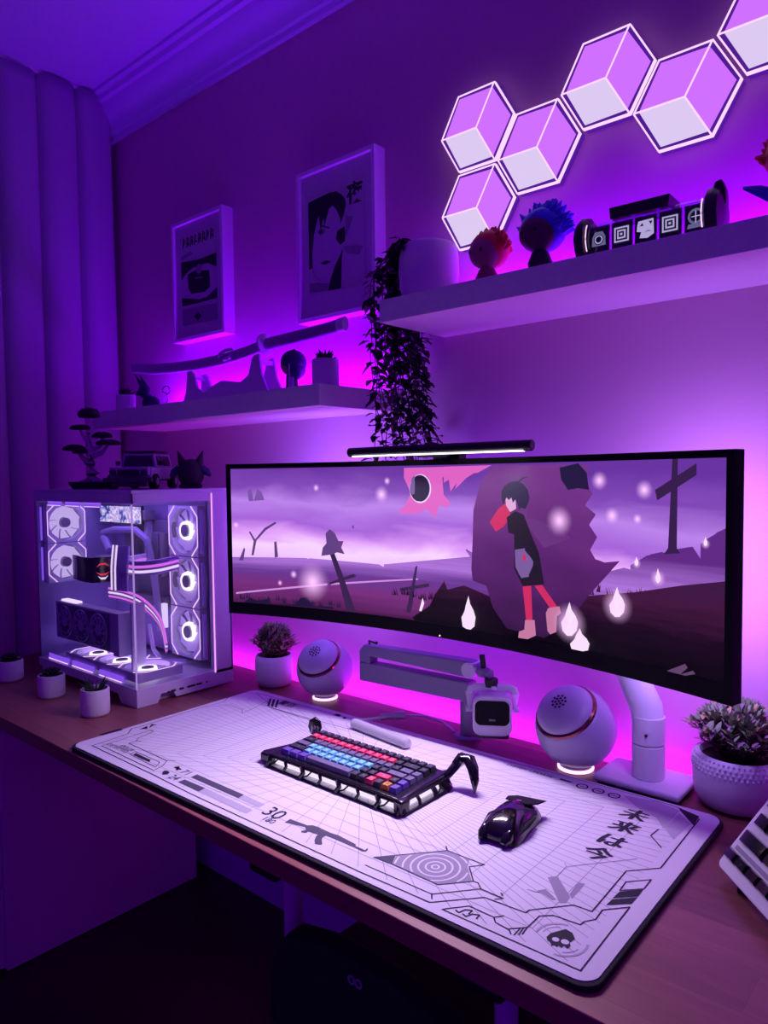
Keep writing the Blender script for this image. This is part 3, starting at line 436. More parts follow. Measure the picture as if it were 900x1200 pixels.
def desk_mat():
    t = thing('desk_mat', 'very large white desk mat with black printed shapes, lying on the desk', 'desk mat', (MC[0], MC[1], H), MTH)
    m = MB(); m.prism([(x + .001, y - .003) for x, y in rrect(MW + 0.010, MD + 0.009, 0.026)], 0.0, MT - 0.0012); m.build('rubber_base', M_rubber, t, bevel=0.002)
    m = MB(); m.prism(rrect(MW, MD, 0.024), 0.002, MT); m.build('cloth_top', M_mat, t)
    m = MB(); z = [MT + 0.0001]
    def poly(pts, mi, dz=0.0):
        a = [m.bm.verts.new((x, y, z[0] + dz)) for x, y in pts]
        f = m.bm.faces.new(a); f.material_index = mi
    def line(pts, w, mi, dz=0.0):
        hw = w / 2
        for (x0, y0), (x1, y1) in zip(pts, pts[1:]):
            d = Vector((x1 - x0, y1 - y0)); L = d.length
            if L < 1e-5: continue
            d /= L; n = Vector((-d.y, d.x)) * hw; e = d * hw * .6
            poly([(x0 - e.x + n.x, y0 - e.y + n.y), (x0 - e.x - n.x, y0 - e.y - n.y), (x1 + e.x - n.x, y1 + e.y - n.y), (x1 + e.x + n.x, y1 + e.y + n.y)], mi, dz)
            z[0] += 1e-6
    # receding grid: rays from a centre and nested rectangles
    cx, cy = -0.01, 0.03; X0, X1, Y0, Y1 = -.555, .555, -.235, .215
    def clip(px, py):
        dx, dy = px - cx, py - cy
        return dx, dy
    t0 = 0.20
    for k in range(25):
        for X in (X0, X1):
            yy = Y0 + (Y1 - Y0) * k / 24
            line([(cx + (X - cx) * t0, cy + (yy - cy) * t0), (X, yy)], 0.00095, 1)
    for k in range(1, 20):
        for Y in (Y0, Y1):
            xx = X0 + (X1 - X0) * k / 20
            line([(cx + (xx - cx) * t0, cy + (Y - cy) * t0), (xx, Y)], 0.00095, 1)
    for f in (0.20, 0.255, 0.32, 0.39, 0.47, 0.56, 0.66, 0.77, 0.89):
        a, b, c, d = cx + (X0 - cx) * f, cx + (X1 - cx) * f, cy + (Y0 - cy) * f, cy + (Y1 - cy) * f
        line([(a, c), (b, c), (b, d), (a, d), (a, c)], 0.00095, 1)
    z[0] = MT + 0.0003
    for p in LITE: poly(p, 3)
    for p in GREY: poly(p, 1)
    z[0] = MT + 0.0004
    def ring(c, r0, r1, mi, a0=0, a1=360, n=48, lim=None):
        st = []
        for k in range(n):
            b0, b1 = R(a0 + (a1 - a0) * k / n), R(a0 + (a1 - a0) * (k + 1) / n)
            q = [(c[0] + r * math.cos(b), c[1] + r * math.sin(b)) for r, b in ((r0, b0), (r1, b0), (r1, b1), (r0, b1))]
            if lim and not all(inside(p, lim) for p in q): continue
            poly(q, mi)
    def inside(p, poly_):
        x, y = p; c = False; n = len(poly_)
        for i in range(n):
            x0, y0 = poly_[i]; x1, y1 = poly_[i - 1]
            if (y0 > y) != (y1 > y) and x < (x1 - x0) * (y - y0) / (y1 - y0) + x0: c = not c
        return c
    rc = PTS['ring']
    for r in (.004, .013, .024, .035, .047, .059, .071): ring(rc, r, r + .0028, 4, lim=GREY[0], n=72)
    sk = PTS['skull']
    ring(sk, .030, .033, 3, 100, 190); ring(sk, .030, .033, 3, 280, 380); ring(sk, .024, .0255, 3, 120, 180); ring(sk, .024, .0255, 3, 300, 350)
    for c in ('c1', 'c2', 'c3'): ring(PTS[c], .0082, .0112, 0); line([(PTS[c][0] - .004, PTS[c][1]), (PTS[c][0] + .004, PTS[c][1])], .002, 0)
    for p, w in LINES: line(p, w * 0.000165, 0)
    for p, w in THIN: line(p, w * 0.00016, 1)
    for i, p in enumerate(DARK): poly(p, 5 if i in (4, 5, 9, 10) else 0)
    z[0] = MT + 0.0006
    for e_, r in (('eye1', .0045), ('eye2', .005)):
        c = PTS[e_]; poly([(c[0] + r * math.cos(a), c[1] + r * math.sin(a)) for a in [2 * PI * k / 12 for k in range(12)]], 4)
    def txt(s_, at, size, mi=0, **kw):
        for q in text_mesh(s_, size, **kw): poly([(x + at[0], y + at[1]) for x, y in q], mi)
    for ch, k in (('未', 'k1'), ('来', 'k2'), ('は', 'k3'), ('今', 'k4')):
        for dx in (-.0018, -.0006, .0006, .0018):
            txt(ch, (PTS[k][0] + dx, PTS[k][1] + .0004 * (dx > 0) - (.012 if k == 'k4' else 0) - (.003 if k == 'k3' else 0)), 0.044, shear=0.12); z[0] += 2e-6
    txt('30', PTS['t30'], 0.044, shear=0.0); txt('180', PTS['t180'], 0.019, mi=5)
    txt('71', PTS['t71'], 0.026, mi=5); txt('24', PTS['t24'], 0.026, mi=5)
    txt('ERROR', PTS['err'], 0.0155, mi=5); txt('DETECTED', (PTS['det'][0], PTS['det'][1] - .002), 0.0155, mi=5)
    sa, sb = PTS['sysa'], PTS['sysb']; txt('SYSTEM UPDATE', ((sa[0] + sb[0]) / 2, (sa[1] + sb[1]) / 2), 0.0135, shear=.2)
    txt('警告', PTS['warn'], 0.030); txt('警告', (PTS['warn'][0] + .0008, PTS['warn'][1]), 0.030)
    bmesh.ops.triangulate(m.bm, faces=[f for f in m.bm.faces if len(f.verts) > 4])
    me_o = m.build('printed_pattern', [M_pk, M_pg, M_pg, M_pl, M_mat, M_ps], t, smooth=False)
    for p in me_o.data.polygons:
        if p.normal.z < 0: p.flip()
desk_mat()

# ------------------------------------------------------------------ ultrawide curved monitor
xc, RC, HC = 0.0146, 1.8, 0.5925; AM = math.asin(HC / RC); yc = -0.167; MZ0, MZ1 = 0.2444, 0.6172
def mon_pt(u, v, d=0.0):
    a = (u * 2 - 1) * AM; r = RC + d
    return Vector((r * math.sin(a), -(r * math.cos(a) - RC) * -1 - 0.0 if False else (r * math.cos(a) - RC), (MZ1 - MZ0) * (v - .5)))
def screen_mat():
    m = bpy.data.materials.new('screen_sky'); m.use_nodes = True; nt = m.node_tree; b = nt.nodes['Principled BSDF']
    b.inputs['Base Color'].default_value = (0.01, 0.01, 0.01, 1); b.inputs['Roughness'].default_value = 0.6; b.inputs['Specular IOR Level'].default_value = 0.1
    uv = nt.nodes.new('ShaderNodeUVMap'); uv.uv_map = 'UVMap'
    sp = nt.nodes.new('ShaderNodeSeparateXYZ'); nt.links.new(uv.outputs['UV'], sp.inputs[0])
    mp = nt.nodes.new('ShaderNodeMapping'); mp.inputs['Scale'].default_value = (5, 5.5, 1); nt.links.new(uv.outputs['UV'], mp.inputs['Vector'])
    n = nt.nodes.new('ShaderNodeTexNoise'); n.inputs['Scale'].default_value = 1.0; n.inputs['Detail'].default_value = 5; n.inputs['Distortion'].default_value = .5
    nt.links.new(mp.outputs['Vector'], n.inputs['Vector'])
    a = nt.nodes.new('ShaderNodeMath'); a.operation = 'MULTIPLY_ADD'; a.inputs[1].default_value = 0.24; nt.links.new(n.outputs['Fac'], a.inputs[0])
    o = nt.nodes.new('ShaderNodeMath'); o.operation = 'SUBTRACT'; o.inputs[1].default_value = 0.12; nt.links.new(sp.outputs['Y'], o.inputs[0]); nt.links.new(o.outputs[0], a.inputs[2])
    # right side of the picture is a deeper violet
    xr = nt.nodes.new('ShaderNodeMath'); xr.operation = 'MULTIPLY_ADD'; xr.inputs[1].default_value = 0.10; nt.links.new(sp.outputs['X'], xr.inputs[0]); nt.links.new(a.outputs[0], xr.inputs[2])
    cr = nt.nodes.new('ShaderNodeValToRGB'); nt.links.new(xr.outputs[0], cr.inputs[0])
    e = cr.color_ramp; e.elements[0].position = 0.33; e.elements[0].color = (*lin((228, 176, 252)), 1); e.elements[1].position = 1.06; e.elements[1].color = (*lin((104, 52, 160)), 1)
    for p_, c_ in ((0.48, (250, 212, 255)), (0.56, (226, 160, 252)), (0.64, (166, 100, 218)), (0.76, (188, 132, 236)), (0.87, (130, 72, 184))):
        q = e.elements.new(p_); q.color = (*lin(c_), 1)
    nt.links.new(cr.outputs['Color'], b.inputs['Emission Color']); b.inputs['Emission Strength'].default_value = 1.0
    return m
def ramp_uv(name, stops, scale, amt, strength=1.0):
    m = bpy.data.materials.new(name); m.use_nodes = True; nt = m.node_tree; b = nt.nodes['Principled BSDF']
    b.inputs['Base Color'].default_value = (0.01, 0.01, 0.01, 1); b.inputs['Roughness'].default_value = 0.6; b.inputs['Specular IOR Level'].default_value = 0.1
    uv = nt.nodes.new('ShaderNodeUVMap'); uv.uv_map = 'UVMap'
    sp = nt.nodes.new('ShaderNodeSeparateXYZ'); nt.links.new(uv.outputs['UV'], sp.inputs[0])
    mp = nt.nodes.new('ShaderNodeMapping'); mp.inputs['Scale'].default_value = scale; nt.links.new(uv.outputs['UV'], mp.inputs['Vector'])
    n = nt.nodes.new('ShaderNodeTexNoise'); n.inputs['Scale'].default_value = 1.0; n.inputs['Detail'].default_value = 6
    nt.links.new(mp.outputs['Vector'], n.inputs['Vector'])
    a = nt.nodes.new('ShaderNodeMath'); a.operation = 'MULTIPLY_ADD'; a.inputs[1].default_value = amt; nt.links.new(n.outputs['Fac'], a.inputs[0])
    o = nt.nodes.new('ShaderNodeMath'); o.operation = 'SUBTRACT'; o.inputs[1].default_value = amt / 2; nt.links.new(sp.outputs['Y'], o.inputs[0]); nt.links.new(o.outputs[0], a.inputs[2])
    cr = nt.nodes.new('ShaderNodeValToRGB'); nt.links.new(a.outputs[0], cr.inputs[0]); e = cr.color_ramp
    e.elements[0].position = stops[0][0]; e.elements[0].color = (*lin(stops[0][1]), 1)
    e.elements[1].position = stops[-1][0]; e.elements[1].color = (*lin(stops[-1][1]), 1)
    for p_, c_ in stops[1:-1]: q = e.elements.new(p_); q.color = (*lin(c_), 1)
    nt.links.new(cr.outputs['Color'], b.inputs['Emission Color']); b.inputs['Emission Strength'].default_value = strength
    return m
def monitor():
    t = thing('monitor', 'very wide curved black monitor showing a purple graveyard picture', 'monitor', (xc, yc, H + (MZ0 + MZ1) / 2))
    N = 48
    def slab(name, u0, u1, v0, v1, d0, d1, material, bev=0):
        m = MB(); secs = []
        for k in range(N + 1):
            u = u0 + (u1 - u0) * k / N
            secs.append([mon_pt(u, v0, d0), mon_pt(u, v1, d0), mon_pt(u, v1, d1), mon_pt(u, v0, d1)])
        m.loft(secs); return m.build(name, material, t, bevel=bev)
    slab('housing', 0, 1, 0, 1, 0.002, 0.022, M_bezel, 0.0015)
    # bezel: four strips around the picture
    m = MB()
    for u0, u1, v0, v1 in ((0, 1, 0, .077), (0, 1, .968, 1), (0, .0105, .077, .968), (.9895, 1, .077, .968)):
        secs = []
        for k in range(N + 1):
            u = u0 + (u1 - u0) * k / N
            secs.append([mon_pt(u, v0, -0.002), mon_pt(u, v1, -0.002), mon_pt(u, v1, 0.0025), mon_pt(u, v0, 0.0025)])
        m.loft(secs)
    m.build('bezel', M_bezel, t)
    # picture
    cols = dict(streak=(205, 140, 225), haze=(216, 160, 248), pink=(222, 98, 196), moonrim=(240, 205, 255), night=(30, 18, 56), mauve=(120, 90, 155), tree=(98, 62, 130), smudge=(125, 85, 170),
                cross=(54, 30, 74), dark=None, ground=None, hillock=(92, 38, 112), hillock2=(104, 48, 124), black=(24, 14, 34), red=(206, 40, 96), skin=(222, 168, 214), hair=(36, 26, 66), boot=(196, 120, 160), pale=(96, 66, 104), flamelo=(216, 130, 240), flame=(250, 222, 255), glow1=(232, 130, 246), glow2=(255, 215, 255))
    mats = [screen_mat()]; idx = {}
    for k, c_ in cols.items():
        idx[k] = len(mats)
        if k == 'ground': mats.append(ramp_uv('screen_ground', [(0.05, (66, 18, 66)), (0.20, (120, 46, 124)), (0.30, (104, 54, 146)), (0.40, (176, 116, 220)), (0.55, (96, 42, 132))], (3, 22, 1), 0.16))
        elif k == 'hillock': mats.append(ramp_uv('screen_hillock', [(0.1, (52, 18, 66)), (0.5, (92, 34, 112)), (0.95, (120, 56, 140))], (6, 5, 1), 0.5))
        elif k == 'dark': mats.append(ramp_uv('screen_dark_ground', [(0.08, (5, 2, 8)), (0.22, (26, 6, 28)), (0.36, (66, 22, 62)), (0.5, (60, 26, 72)), (0.6, (52, 24, 70))], (14, 40, 1), 0.16))
        else: mats.append(emit('screen_' + k, c_, 1.0))
    m = MB(); bm = m.bm; uvl = bm.loops.layers.uv.new('UVMap')
    def flat(pts, mi, layer):
        b2 = bmesh.new(); vs = [b2.verts.new((x, y, 0)) for x, y in pts]; b2.faces.new(vs); bmesh.ops.triangulate(b2, faces=b2.faces[:])
        for k in range(1, N):
            u = k / N; g = b2.verts[:] + b2.edges[:] + b2.faces[:]
            xs = [v.co.x for v in b2.verts]
            if min(xs) < u < max(xs): bmesh.ops.bisect_plane(b2, geom=g, plane_co=(u, 0, 0), plane_no=(1, 0, 0), dist=1e-6)
        bmesh.ops.triangulate(b2, faces=b2.faces[:])
        for f in b2.faces:
            co = [(v.co.x, v.co.y) for v in f.verts]
            nf = bm.faces.new([bm.verts.new(mon_pt(x, y, -0.00002 * layer)) for x, y in co]); nf.material_index = mi
            for l, (x, y) in zip(nf.loops, co): l[uvl].uv = (x, y)
        b2.free()
    gl2 = bm.loops.layers.uv.new('GlowUV')
    def halo(u, v, r, s_):
        nonlocal L_
        ru, rv = r * 0.0016, r * 0.0052; n_ = 24
        ring_ = [(u + ru * math.cos(2 * PI * i / n_), v + rv * math.sin(2 * PI * i / n_)) for i in range(n_)]
        if min(q[0] for q in ring_) < .011 or max(q[0] for q in ring_) > .989 or max(q[1] for q in ring_) > .967 or min(q[1] for q in ring_) < .078: return
        c_ = mon_pt(u, v, -.00002 * L_)
        for i in range(n_):
            j = (i + 1) % n_
            f_ = bm.faces.new([bm.verts.new(c_), bm.verts.new(mon_pt(*ring_[i], -.00002 * L_)), bm.verts.new(mon_pt(*ring_[j], -.00002 * L_))]); f_.material_index = len(mats)
            for l, q in zip(f_.loops, ((0, 0), (math.cos(2 * PI * i / n_), math.sin(2 * PI * i / n_)), (math.cos(2 * PI * j / n_), math.sin(2 * PI * j / n_)))): l[gl2].uv = q
        L_ += 1
    L_ = 1
    flat([(.0095, .072), (.0095, .97), (.990, .97), (.990, .072)], 0, 0)
    lo = lambda p: [(min(max(x, .0105), .9895), min(max(y, .077), .968)) for x, y in p]
    done = False
    rg = random.Random(8)
    def tuft(u, v, h, k='dark'):
        nonlocal L_
        for _ in range(6):
            a = rg.uniform(-.6, .6); hh = h * rg.uniform(.5, 1)
            q = lo([(u - .0012, v), (u + .0012, v), (u + .010 * a * hh / .05, v + hh)]); u += rg.uniform(-.006, .006)
            if abs(q[2][1] - q[0][1]) > .004: flat(q, idx[k], L_); L_ += 1
    for nm, p in SCREEN:
        if nm == 'hillock':
            for k in range(14): tuft(.40 + .012 * k, .21 + .010 * math.sin(k), .055)
            for k in range(20): tuft(.72 + .0135 * k, .335 + .006 * k * .3 + .02 * math.sin(k * 1.3), .05)
            for k in range(12): tuft(.03 + .022 * k, .10 + .01 * math.sin(k * 2), .05, 'night')
        if nm == 'haze': continue
        if nm == 'black' and len(p) == 7: nm = 'hair'
        q = []
        for a in lo(p):
            if not q or (abs(a[0] - q[-1][0]) + abs(a[1] - q[-1][1])) > 1e-4: q.append(a)
        if len(q) < 3: continue
        if nm == 'flamelo':
            us = [a[0] for a in q]; vs_ = [a[1] for a in q]
            halo(sum(us) / len(us), sum(vs_) / len(vs_) - .01, (max(vs_) - min(vs_)) * 95, 1.0)
            continue
        flat(q, idx[nm], L_); L_ += 1
    for u, v, r in GLOW:
        halo(u, v, r * 2.6, 1.0 + .12 * r)
    me = bpy.data.meshes.new('screen'); bm.to_mesh(me); bm.free()
    g_ = bpy.data.materials.new('screen_glow'); g_.use_nodes = True; nt = g_.node_tree; nt.nodes.remove(nt.nodes['Principled BSDF'])
    uv = nt.nodes.new('ShaderNodeUVMap'); uv.uv_map = 'GlowUV'; ln = nt.nodes.new('ShaderNodeVectorMath'); ln.operation = 'LENGTH'; nt.links.new(uv.outputs[0], ln.inputs[0])
    iv = nt.nodes.new('ShaderNodeMath'); iv.operation = 'SUBTRACT'; iv.inputs[0].default_value = 1; iv.use_clamp = True; nt.links.new(ln.outputs['Value'], iv.inputs[1])
    pw_ = nt.nodes.new('ShaderNodeMath'); pw_.operation = 'POWER'; pw_.inputs[1].default_value = 1.7; nt.links.new(iv.outputs[0], pw_.inputs[0])
    em = nt.nodes.new('ShaderNodeEmission'); em.inputs['Color'].default_value = (*lin((250, 190, 255)), 1); em.inputs['Strength'].default_value = 1.25
    tr_ = nt.nodes.new('ShaderNodeBsdfTransparent'); mx = nt.nodes.new('ShaderNodeMixShader')
    nt.links.new(pw_.outputs[0], mx.inputs[0]); nt.links.new(tr_.outputs[0], mx.inputs[1]); nt.links.new(em.outputs[0], mx.inputs[2]); nt.links.new(mx.outputs[0], nt.nodes['Material Output'].inputs['Surface'])
    mats.append(g_)
    for x in mats: me.materials.append(x)
    o = bpy.data.objects.new('screen', me); C.objects.link(o); o.parent = t
    # rear body and small power light
    m = MB(); m.box((0, 0.040, 0.02), (0.46, 0.045, 0.20), taper=1.0); m.build('rear_cover', M_black, t, bevel=0.012)
    m = MB(); p = mon_pt(.494, 0.012, -0.003); m.ball(p, 0.0018, seg=8); m.build('power_light', emit('power_led', (255, 220, 200), 1.5), t)
    return t
monitor()
# light bar clipped on the top edge
t = thing('monitor_light_bar', 'black light bar clipped to the top edge of the curved monitor', 'lamp', (0.006, -0.190, H + 0.6375))
m = MB(); m.cyl((-0.232, 0, 0), (0.232, 0, 0), 0.0105, seg=24); m.build('bar', M_black, t, bevel=0.002)
m = MB(); m.box((0, -0.004, -0.0098), (0.43, 0.012, 0.0026)); m.build('lamp_diffuser', emit('lightbar_white', (255, 245, 255), 3.0), t)
m = MB(); m.box((0.0, 0.032, 0.001), (0.085, 0.060, 0.016)); m.box((0.0, 0.006, -0.010), (0.075, 0.014, 0.012)); m.box((0, 0.061, -0.02), (0.07, 0.026, 0.05)); m.build('clamp', M_black, t, bevel=0.003)

# monitor stand (arm) on the desk
t = thing('display_stand', 'white metal monitor arm on a square base behind the right end of the mat', 'monitor stand', (0.400, -0.058, H))
m = MB(); m.box((0, 0.0, 0.013), (0.160, 0.112, 0.012)); m.build('base_plate', M_white, t, bevel=0.004)
m = MB(); m.box((0, 0.0, 0.0035), (0.145, 0.098, 0.007)); m.build('base_pad', M_rubber, t)
m = MB(); m.cyl((0.005, 0, 0.019), (0.005, 0, 0.082), 0.0295, seg=36); m.build('lower_column', M_white, t, bevel=0.002)
m = MB(); m.cyl((0.005, 0, 0.0835), (0.005, 0, 0.135), 0.0295, seg=36); u_ = m.build('upper_column', M_white, t, bevel=0.002)
m = MB(); m.cyl((0.012, -0.029, 0.105), (0.012, -0.031, 0.105), 0.003, seg=10); m.build('screw_hole', M_black, u_)
m = MB()
secs = []
for (x, y, z, w, d) in ((0.005, 0, 0.118, 0.029, 0.029), (0.0, 0.0, 0.150, 0.029, 0.026), (-0.030, -0.002, 0.215, 0.027, 0.022), (-0.085, -0.010, 0.310, 0.025, 0.020), (-0.12, -0.012, 0.345, 0.022, 0.018)):
    secs.append([(x + w * math.cos(a) * (1.0), y + d * math.sin(a), z - 0.35 * w * math.cos(a) * -1 * (1 if z > .14 else 0)) for a in [2 * PI * k / 16 for k in range(16)]])
m.loft(secs); m.build('rising_arm', M_white, t, angle=60)
m = MB(); m.tube([(-0.12, -0.012, 0.345), (-0.25, -0.028, 0.365), (-0.375, -0.036, 0.372)], 0.016, 12); m.box((-0.390, -0.038, 0.372), (0.10, 0.012, 0.10)); m.build('mounting_bracket', M_white, t, bevel=0.002)
# ------------------------------------------------------------------ glass computer tower
M_glass = bpy.data.materials.new('tinted_glass'); M_glass.use_nodes = True
_b = M_glass.node_tree.nodes['Principled BSDF']; _nt = M_glass.node_tree
_tr = _nt.nodes.new('ShaderNodeBsdfTransparent'); _tr.inputs['Color'].default_value = (0.86, 0.84, 0.92, 1)
_gl = _nt.nodes.new('ShaderNodeBsdfGlossy'); _gl.inputs['Roughness'].default_value = 0.03
_fr = _nt.nodes.new('ShaderNodeFresnel'); _fr.inputs['IOR'].default_value = 1.35
_mx = _nt.nodes.new('ShaderNodeMixShader')
_ge = _nt.nodes.new('ShaderNodeNewGeometry'); _ma = _nt.nodes.new('ShaderNodeMath'); _ma.operation = 'SUBTRACT'; _ma.use_clamp = True
_nt.links.new(_fr.outputs[0], _ma.inputs[0]); _nt.links.new(_ge.outputs['Backfacing'], _ma.inputs[1]); _nt.links.new(_ma.outputs[0], _mx.inputs[0]); _nt.links.new(_tr.outputs[0], _mx.inputs[1]); _nt.links.new(_gl.outputs[0], _mx.inputs[2])
_nt.links.new(_mx.outputs[0], _nt.nodes['Material Output'].inputs['Surface']); _nt.nodes.remove(_b)
M_pcw = mat('tower_white', (0.66, 0.62, 0.74), 0.4)
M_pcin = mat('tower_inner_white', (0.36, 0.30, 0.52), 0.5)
M_ledline = emit('fan_led_line', (250, 205, 255), 1.4)
M_led2 = emit('violet_light_bar', (150, 90, 255), 1.0)
M_fanglow = None
def fan_disc_mat():
    m = bpy.data.materials.new('lit_fan_blades'); m.use_nodes = True; nt = m.node_tree; b = nt.nodes['Principled BSDF']
    b.inputs['Base Color'].default_value = (0.6, 0.55, 0.7, 1); b.inputs['Roughness'].default_value = 0.5
    b.inputs['Emission Color'].default_value = (*lin((190, 150, 240)), 1); b.inputs['Emission Strength'].default_value = 0.30
    return m
M_fan = fan_disc_mat()
M_fanb = emit('bright_fan_blades', (222, 198, 255), 1.0)
M_hubl = emit('fan_hub_ring', (255, 240, 255), 1.9)
X0, X1, Y0, Y1, PH = -1.320, -0.7625, -0.422, -0.120, 0.555
CX, CY = (X0 + X1) / 2, (Y0 + Y1) / 2
pc = thing('computer_tower', 'white glass-sided computer tower glowing violet on the left of the desk', 'computer', (CX, CY, H))
def B(*a):   # absolute desk coordinates -> tower coordinates
    return (a[0] - CX, a[1] - CY, a[2])
W_, D_ = X1 - X0, Y1 - Y0
# base with cut-outs between the feet
m = MB()
out = [(-D_ / 2, 0), (-D_ / 2 + .075, 0), (-D_ / 2 + .09, .022), (D_ / 2 - .09, .022), (D_ / 2 - .075, 0), (D_ / 2, 0), (D_ / 2, .048), (-D_ / 2, .048)]
Mx = Matrix.Translation((W_ / 2 - .006, 0, 0)) @ Matrix(((0, 0, 1, 0), (1, 0, 0, 0), (0, 1, 0, 0), (0, 0, 0, 1)))
m.prism([(-D_ / 2, 0), (-D_ / 2 + .060, 0), (-D_ / 2 + .070, .022), (-D_ / 2 + .105, .022), (-D_ / 2 + .115, 0.004), (D_ / 2, 0.004), (D_ / 2, .048), (-D_ / 2, .048)], 0, .006, Mx)
m.prism([(-W_ / 2, .022), (-W_ / 2 + .02, .022), (-W_ / 2 + .03, 0), (-W_ / 2 + .08, 0), (-W_ / 2 + .095, .022), (W_ / 2 - .095, .022), (W_ / 2 - .08, 0), (W_ / 2 - .006, 0), (W_ / 2 - .006, .048), (-W_ / 2, .048)], 0, .006, Matrix.Translation((0, -D_ / 2 + .006, 0)) @ FX)
m.box((0, 0, .040), (W_ - .012, D_ - .012, .016))
m.box((-W_ / 2 + .04, 0, .012), (.06, D_ - .03, .024)); m.box((W_ / 2 - .045, 0.0, .012), (.05, D_ - .03, .022))
m.build('base', M_pcw, pc, bevel=0.0012)
m = MB()
for k, (yy, w) in enumerate(((-.06, .006), (-.045, .014), (-.02, .014), (.0, .006), (.012, .022), (.035, .018), (.06, .006))):
    m.box((W_ / 2 + .0003, yy, .0225), (.0012, w, .0055 if w > .01 else .004))
m.build('front_ports', M_black, pc)
m = MB(); m.box((0, 0, PH - .004), (W_, D_, .008)); m.box((0, -D_ / 2 + .003, PH - .021), (W_, .006, .026)); m.box((W_ / 2 - .003, -.03, PH - .021), (.006, D_ - .06, .026)); m.build('top_panel', M_pcw, pc, bevel=0.0012)
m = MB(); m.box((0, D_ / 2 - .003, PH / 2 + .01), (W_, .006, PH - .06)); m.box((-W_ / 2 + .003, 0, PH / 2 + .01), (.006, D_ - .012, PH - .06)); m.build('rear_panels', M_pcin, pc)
m = MB(); m.box((W_ / 2 - .012, D_ / 2 - .030, PH / 2 + .015), (.024, .058, PH - .045)); m.build('front_pillar', M_pcw, pc, bevel=0.002)
m = MB(); m.box((W_ / 2 + .0005, D_ / 2 - .0615, PH / 2 + .015), (.003, .003, PH - .055)); m.build('edge_light', emit('edge_led', (240, 150, 255), 1.2), pc)
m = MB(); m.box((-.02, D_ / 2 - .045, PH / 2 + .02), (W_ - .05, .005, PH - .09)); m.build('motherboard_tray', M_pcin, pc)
m = MB(); m.box((0, -D_ / 2 + .002, PH / 2 + .006), (W_ - .004, .003, PH - .088)); m.build('side_glass', M_glass, pc)
m = MB(); m.box((W_ / 2 - .0015, -.030, PH / 2 + .006), (.003, D_ - .066, PH - .088)); m.build('front_glass', M_glass, pc)
m = MB(); m.box((W_ / 2 - .0015, -D_ / 2 + .0015, PH / 2 + .006), (.0035, .0035, PH - .084)); m.build('corner_seam', emit('glass_edge', (190, 150, 245), .7), pc)

def make_fan(size, lit=True):
    """fan in local xz, facing -y, origin at its centre"""
    s = size / 2
    f = MB(); ch = s * .42
    octo = [(-s + ch, -s), (s - ch, -s), (s, -s + ch), (s, s - ch), (s - ch, s), (-s + ch, s), (-s, s - ch), (-s, -s + ch)]
    r_in = s * .90
    # square frame with a round opening
    n = 32; sq = []
    for k in range(n):
        a = 2 * PI * k / n; c_, s_ = math.cos(a), math.sin(a); q = s / max(abs(c_), abs(s_)); sq.append(((c_ * q, s_ * q), (c_ * r_in, s_ * r_in)))
    for k in range(n):
        a, b = sq[k], sq[(k + 1) % n]
        f.prism([a[0], b[0], b[1], a[1]], 0, .024, FX @ Matrix())
    return f, octo, s
def fan(parent, c, size, rot, disc=True):
    f, octo, s = make_fan(size)
    fr = f.build('fan', M_pcw, parent, loc=c, rot=rot)
    for half in ((1, 2, 3), (5, 6, 7)):
        m = MB()
        for k in half:
            a, b = octo[k], octo[(k + 1) % 8]; i_ = .965
            m.prism([a, b, (b[0] * i_, b[1] * i_), (a[0] * i_, a[1] * i_)], .024, .0255, FX)
        bmesh.ops.remove_doubles(m.bm, verts=m.bm.verts[:], dist=1e-5)
        m.build('edge_light', M_ledline, fr)
    m = MB(); m.lathe([(s * .36, -.0), (s * .27, -.014), (s * .27, -.018), (s * .36, -.018), (s * .40, -.010), (s * .36, 0)], rot=Euler((R(90), 0, 0)), c=(0, -.020, 0), seg=28)
    m.lathe([(0.0, .0), (s * .25, .0), (s * .25, .006), (0, .006)], rot=Euler((R(90), 0, 0)), c=(0, -.014, 0), seg=20, mi=1)
    m.build('hub', [M_fanb if disc == 'bright' else M_hubl, M_mid], fr)
    m = MB()
    for k in range(9):
        a0 = 2 * PI * k / 9; pts = []
        for j in range(5):
            r = s * (.36 + .50 * j / 4); a = a0 + .25 * j / 4
            pts.append(((r * math.cos(a), -.010, r * math.sin(a)), (r * math.cos(a + .66), -.003, r * math.sin(a + .66))))
        for (p, q), (p2, q2) in zip(pts, pts[1:]): m.face([p, q, q2, p2])
    m.build('blades', M_fanb if disc == 'bright' else M_fan, fr)
    return fr
for z in (.452, .331): fan(pc, B(-1.312, -.338, z), .119, (0, 0, R(90)), 'bright')
for z in (.434, .288, .142): fan(pc, B(-.880, -.172, z), .143, (0, 0, 0))
for i_, x in enumerate((-1.103, -.970, -.837)): fan(pc, B(x, -.345, .060), .130, (R(-90), 0, 0))
# violet light bars by the fans
m = MB()
for z in (.452, .331): m.cyl(B(-1.300, -.410, z - .05), B(-1.300, -.410, z + .05), .003, seg=8)
m.build('light_tube', M_led2, pc)
m = MB()
for z in (.434, .288, .142): m.cyl(B(-.795, -.190, z - .06), B(-.795, -.190, z + .06), .006, seg=10)
m.build('light_tube', mat('pale_tube', (.5, .4, .8), .2), pc)
for zz, yy in ((.516, -.408), (.060, -.4155)):
    for x in (-1.21, -1.10, -.985) if zz > .3 else (-1.20, -1.055, -.90):
        m = MB(); wd = .085 if zz > .3 else .125
        m.box(B(x + .0, yy, zz), (wd, .004, .016)); b_ = m.build('light_bar', M_led2, pc, bevel=.002)
        m = MB(); m.box(B(x + .0, yy - .003, zz - .007), (wd * .95, .002, .002)); m.build('bright_edge', M_ledline, b_)
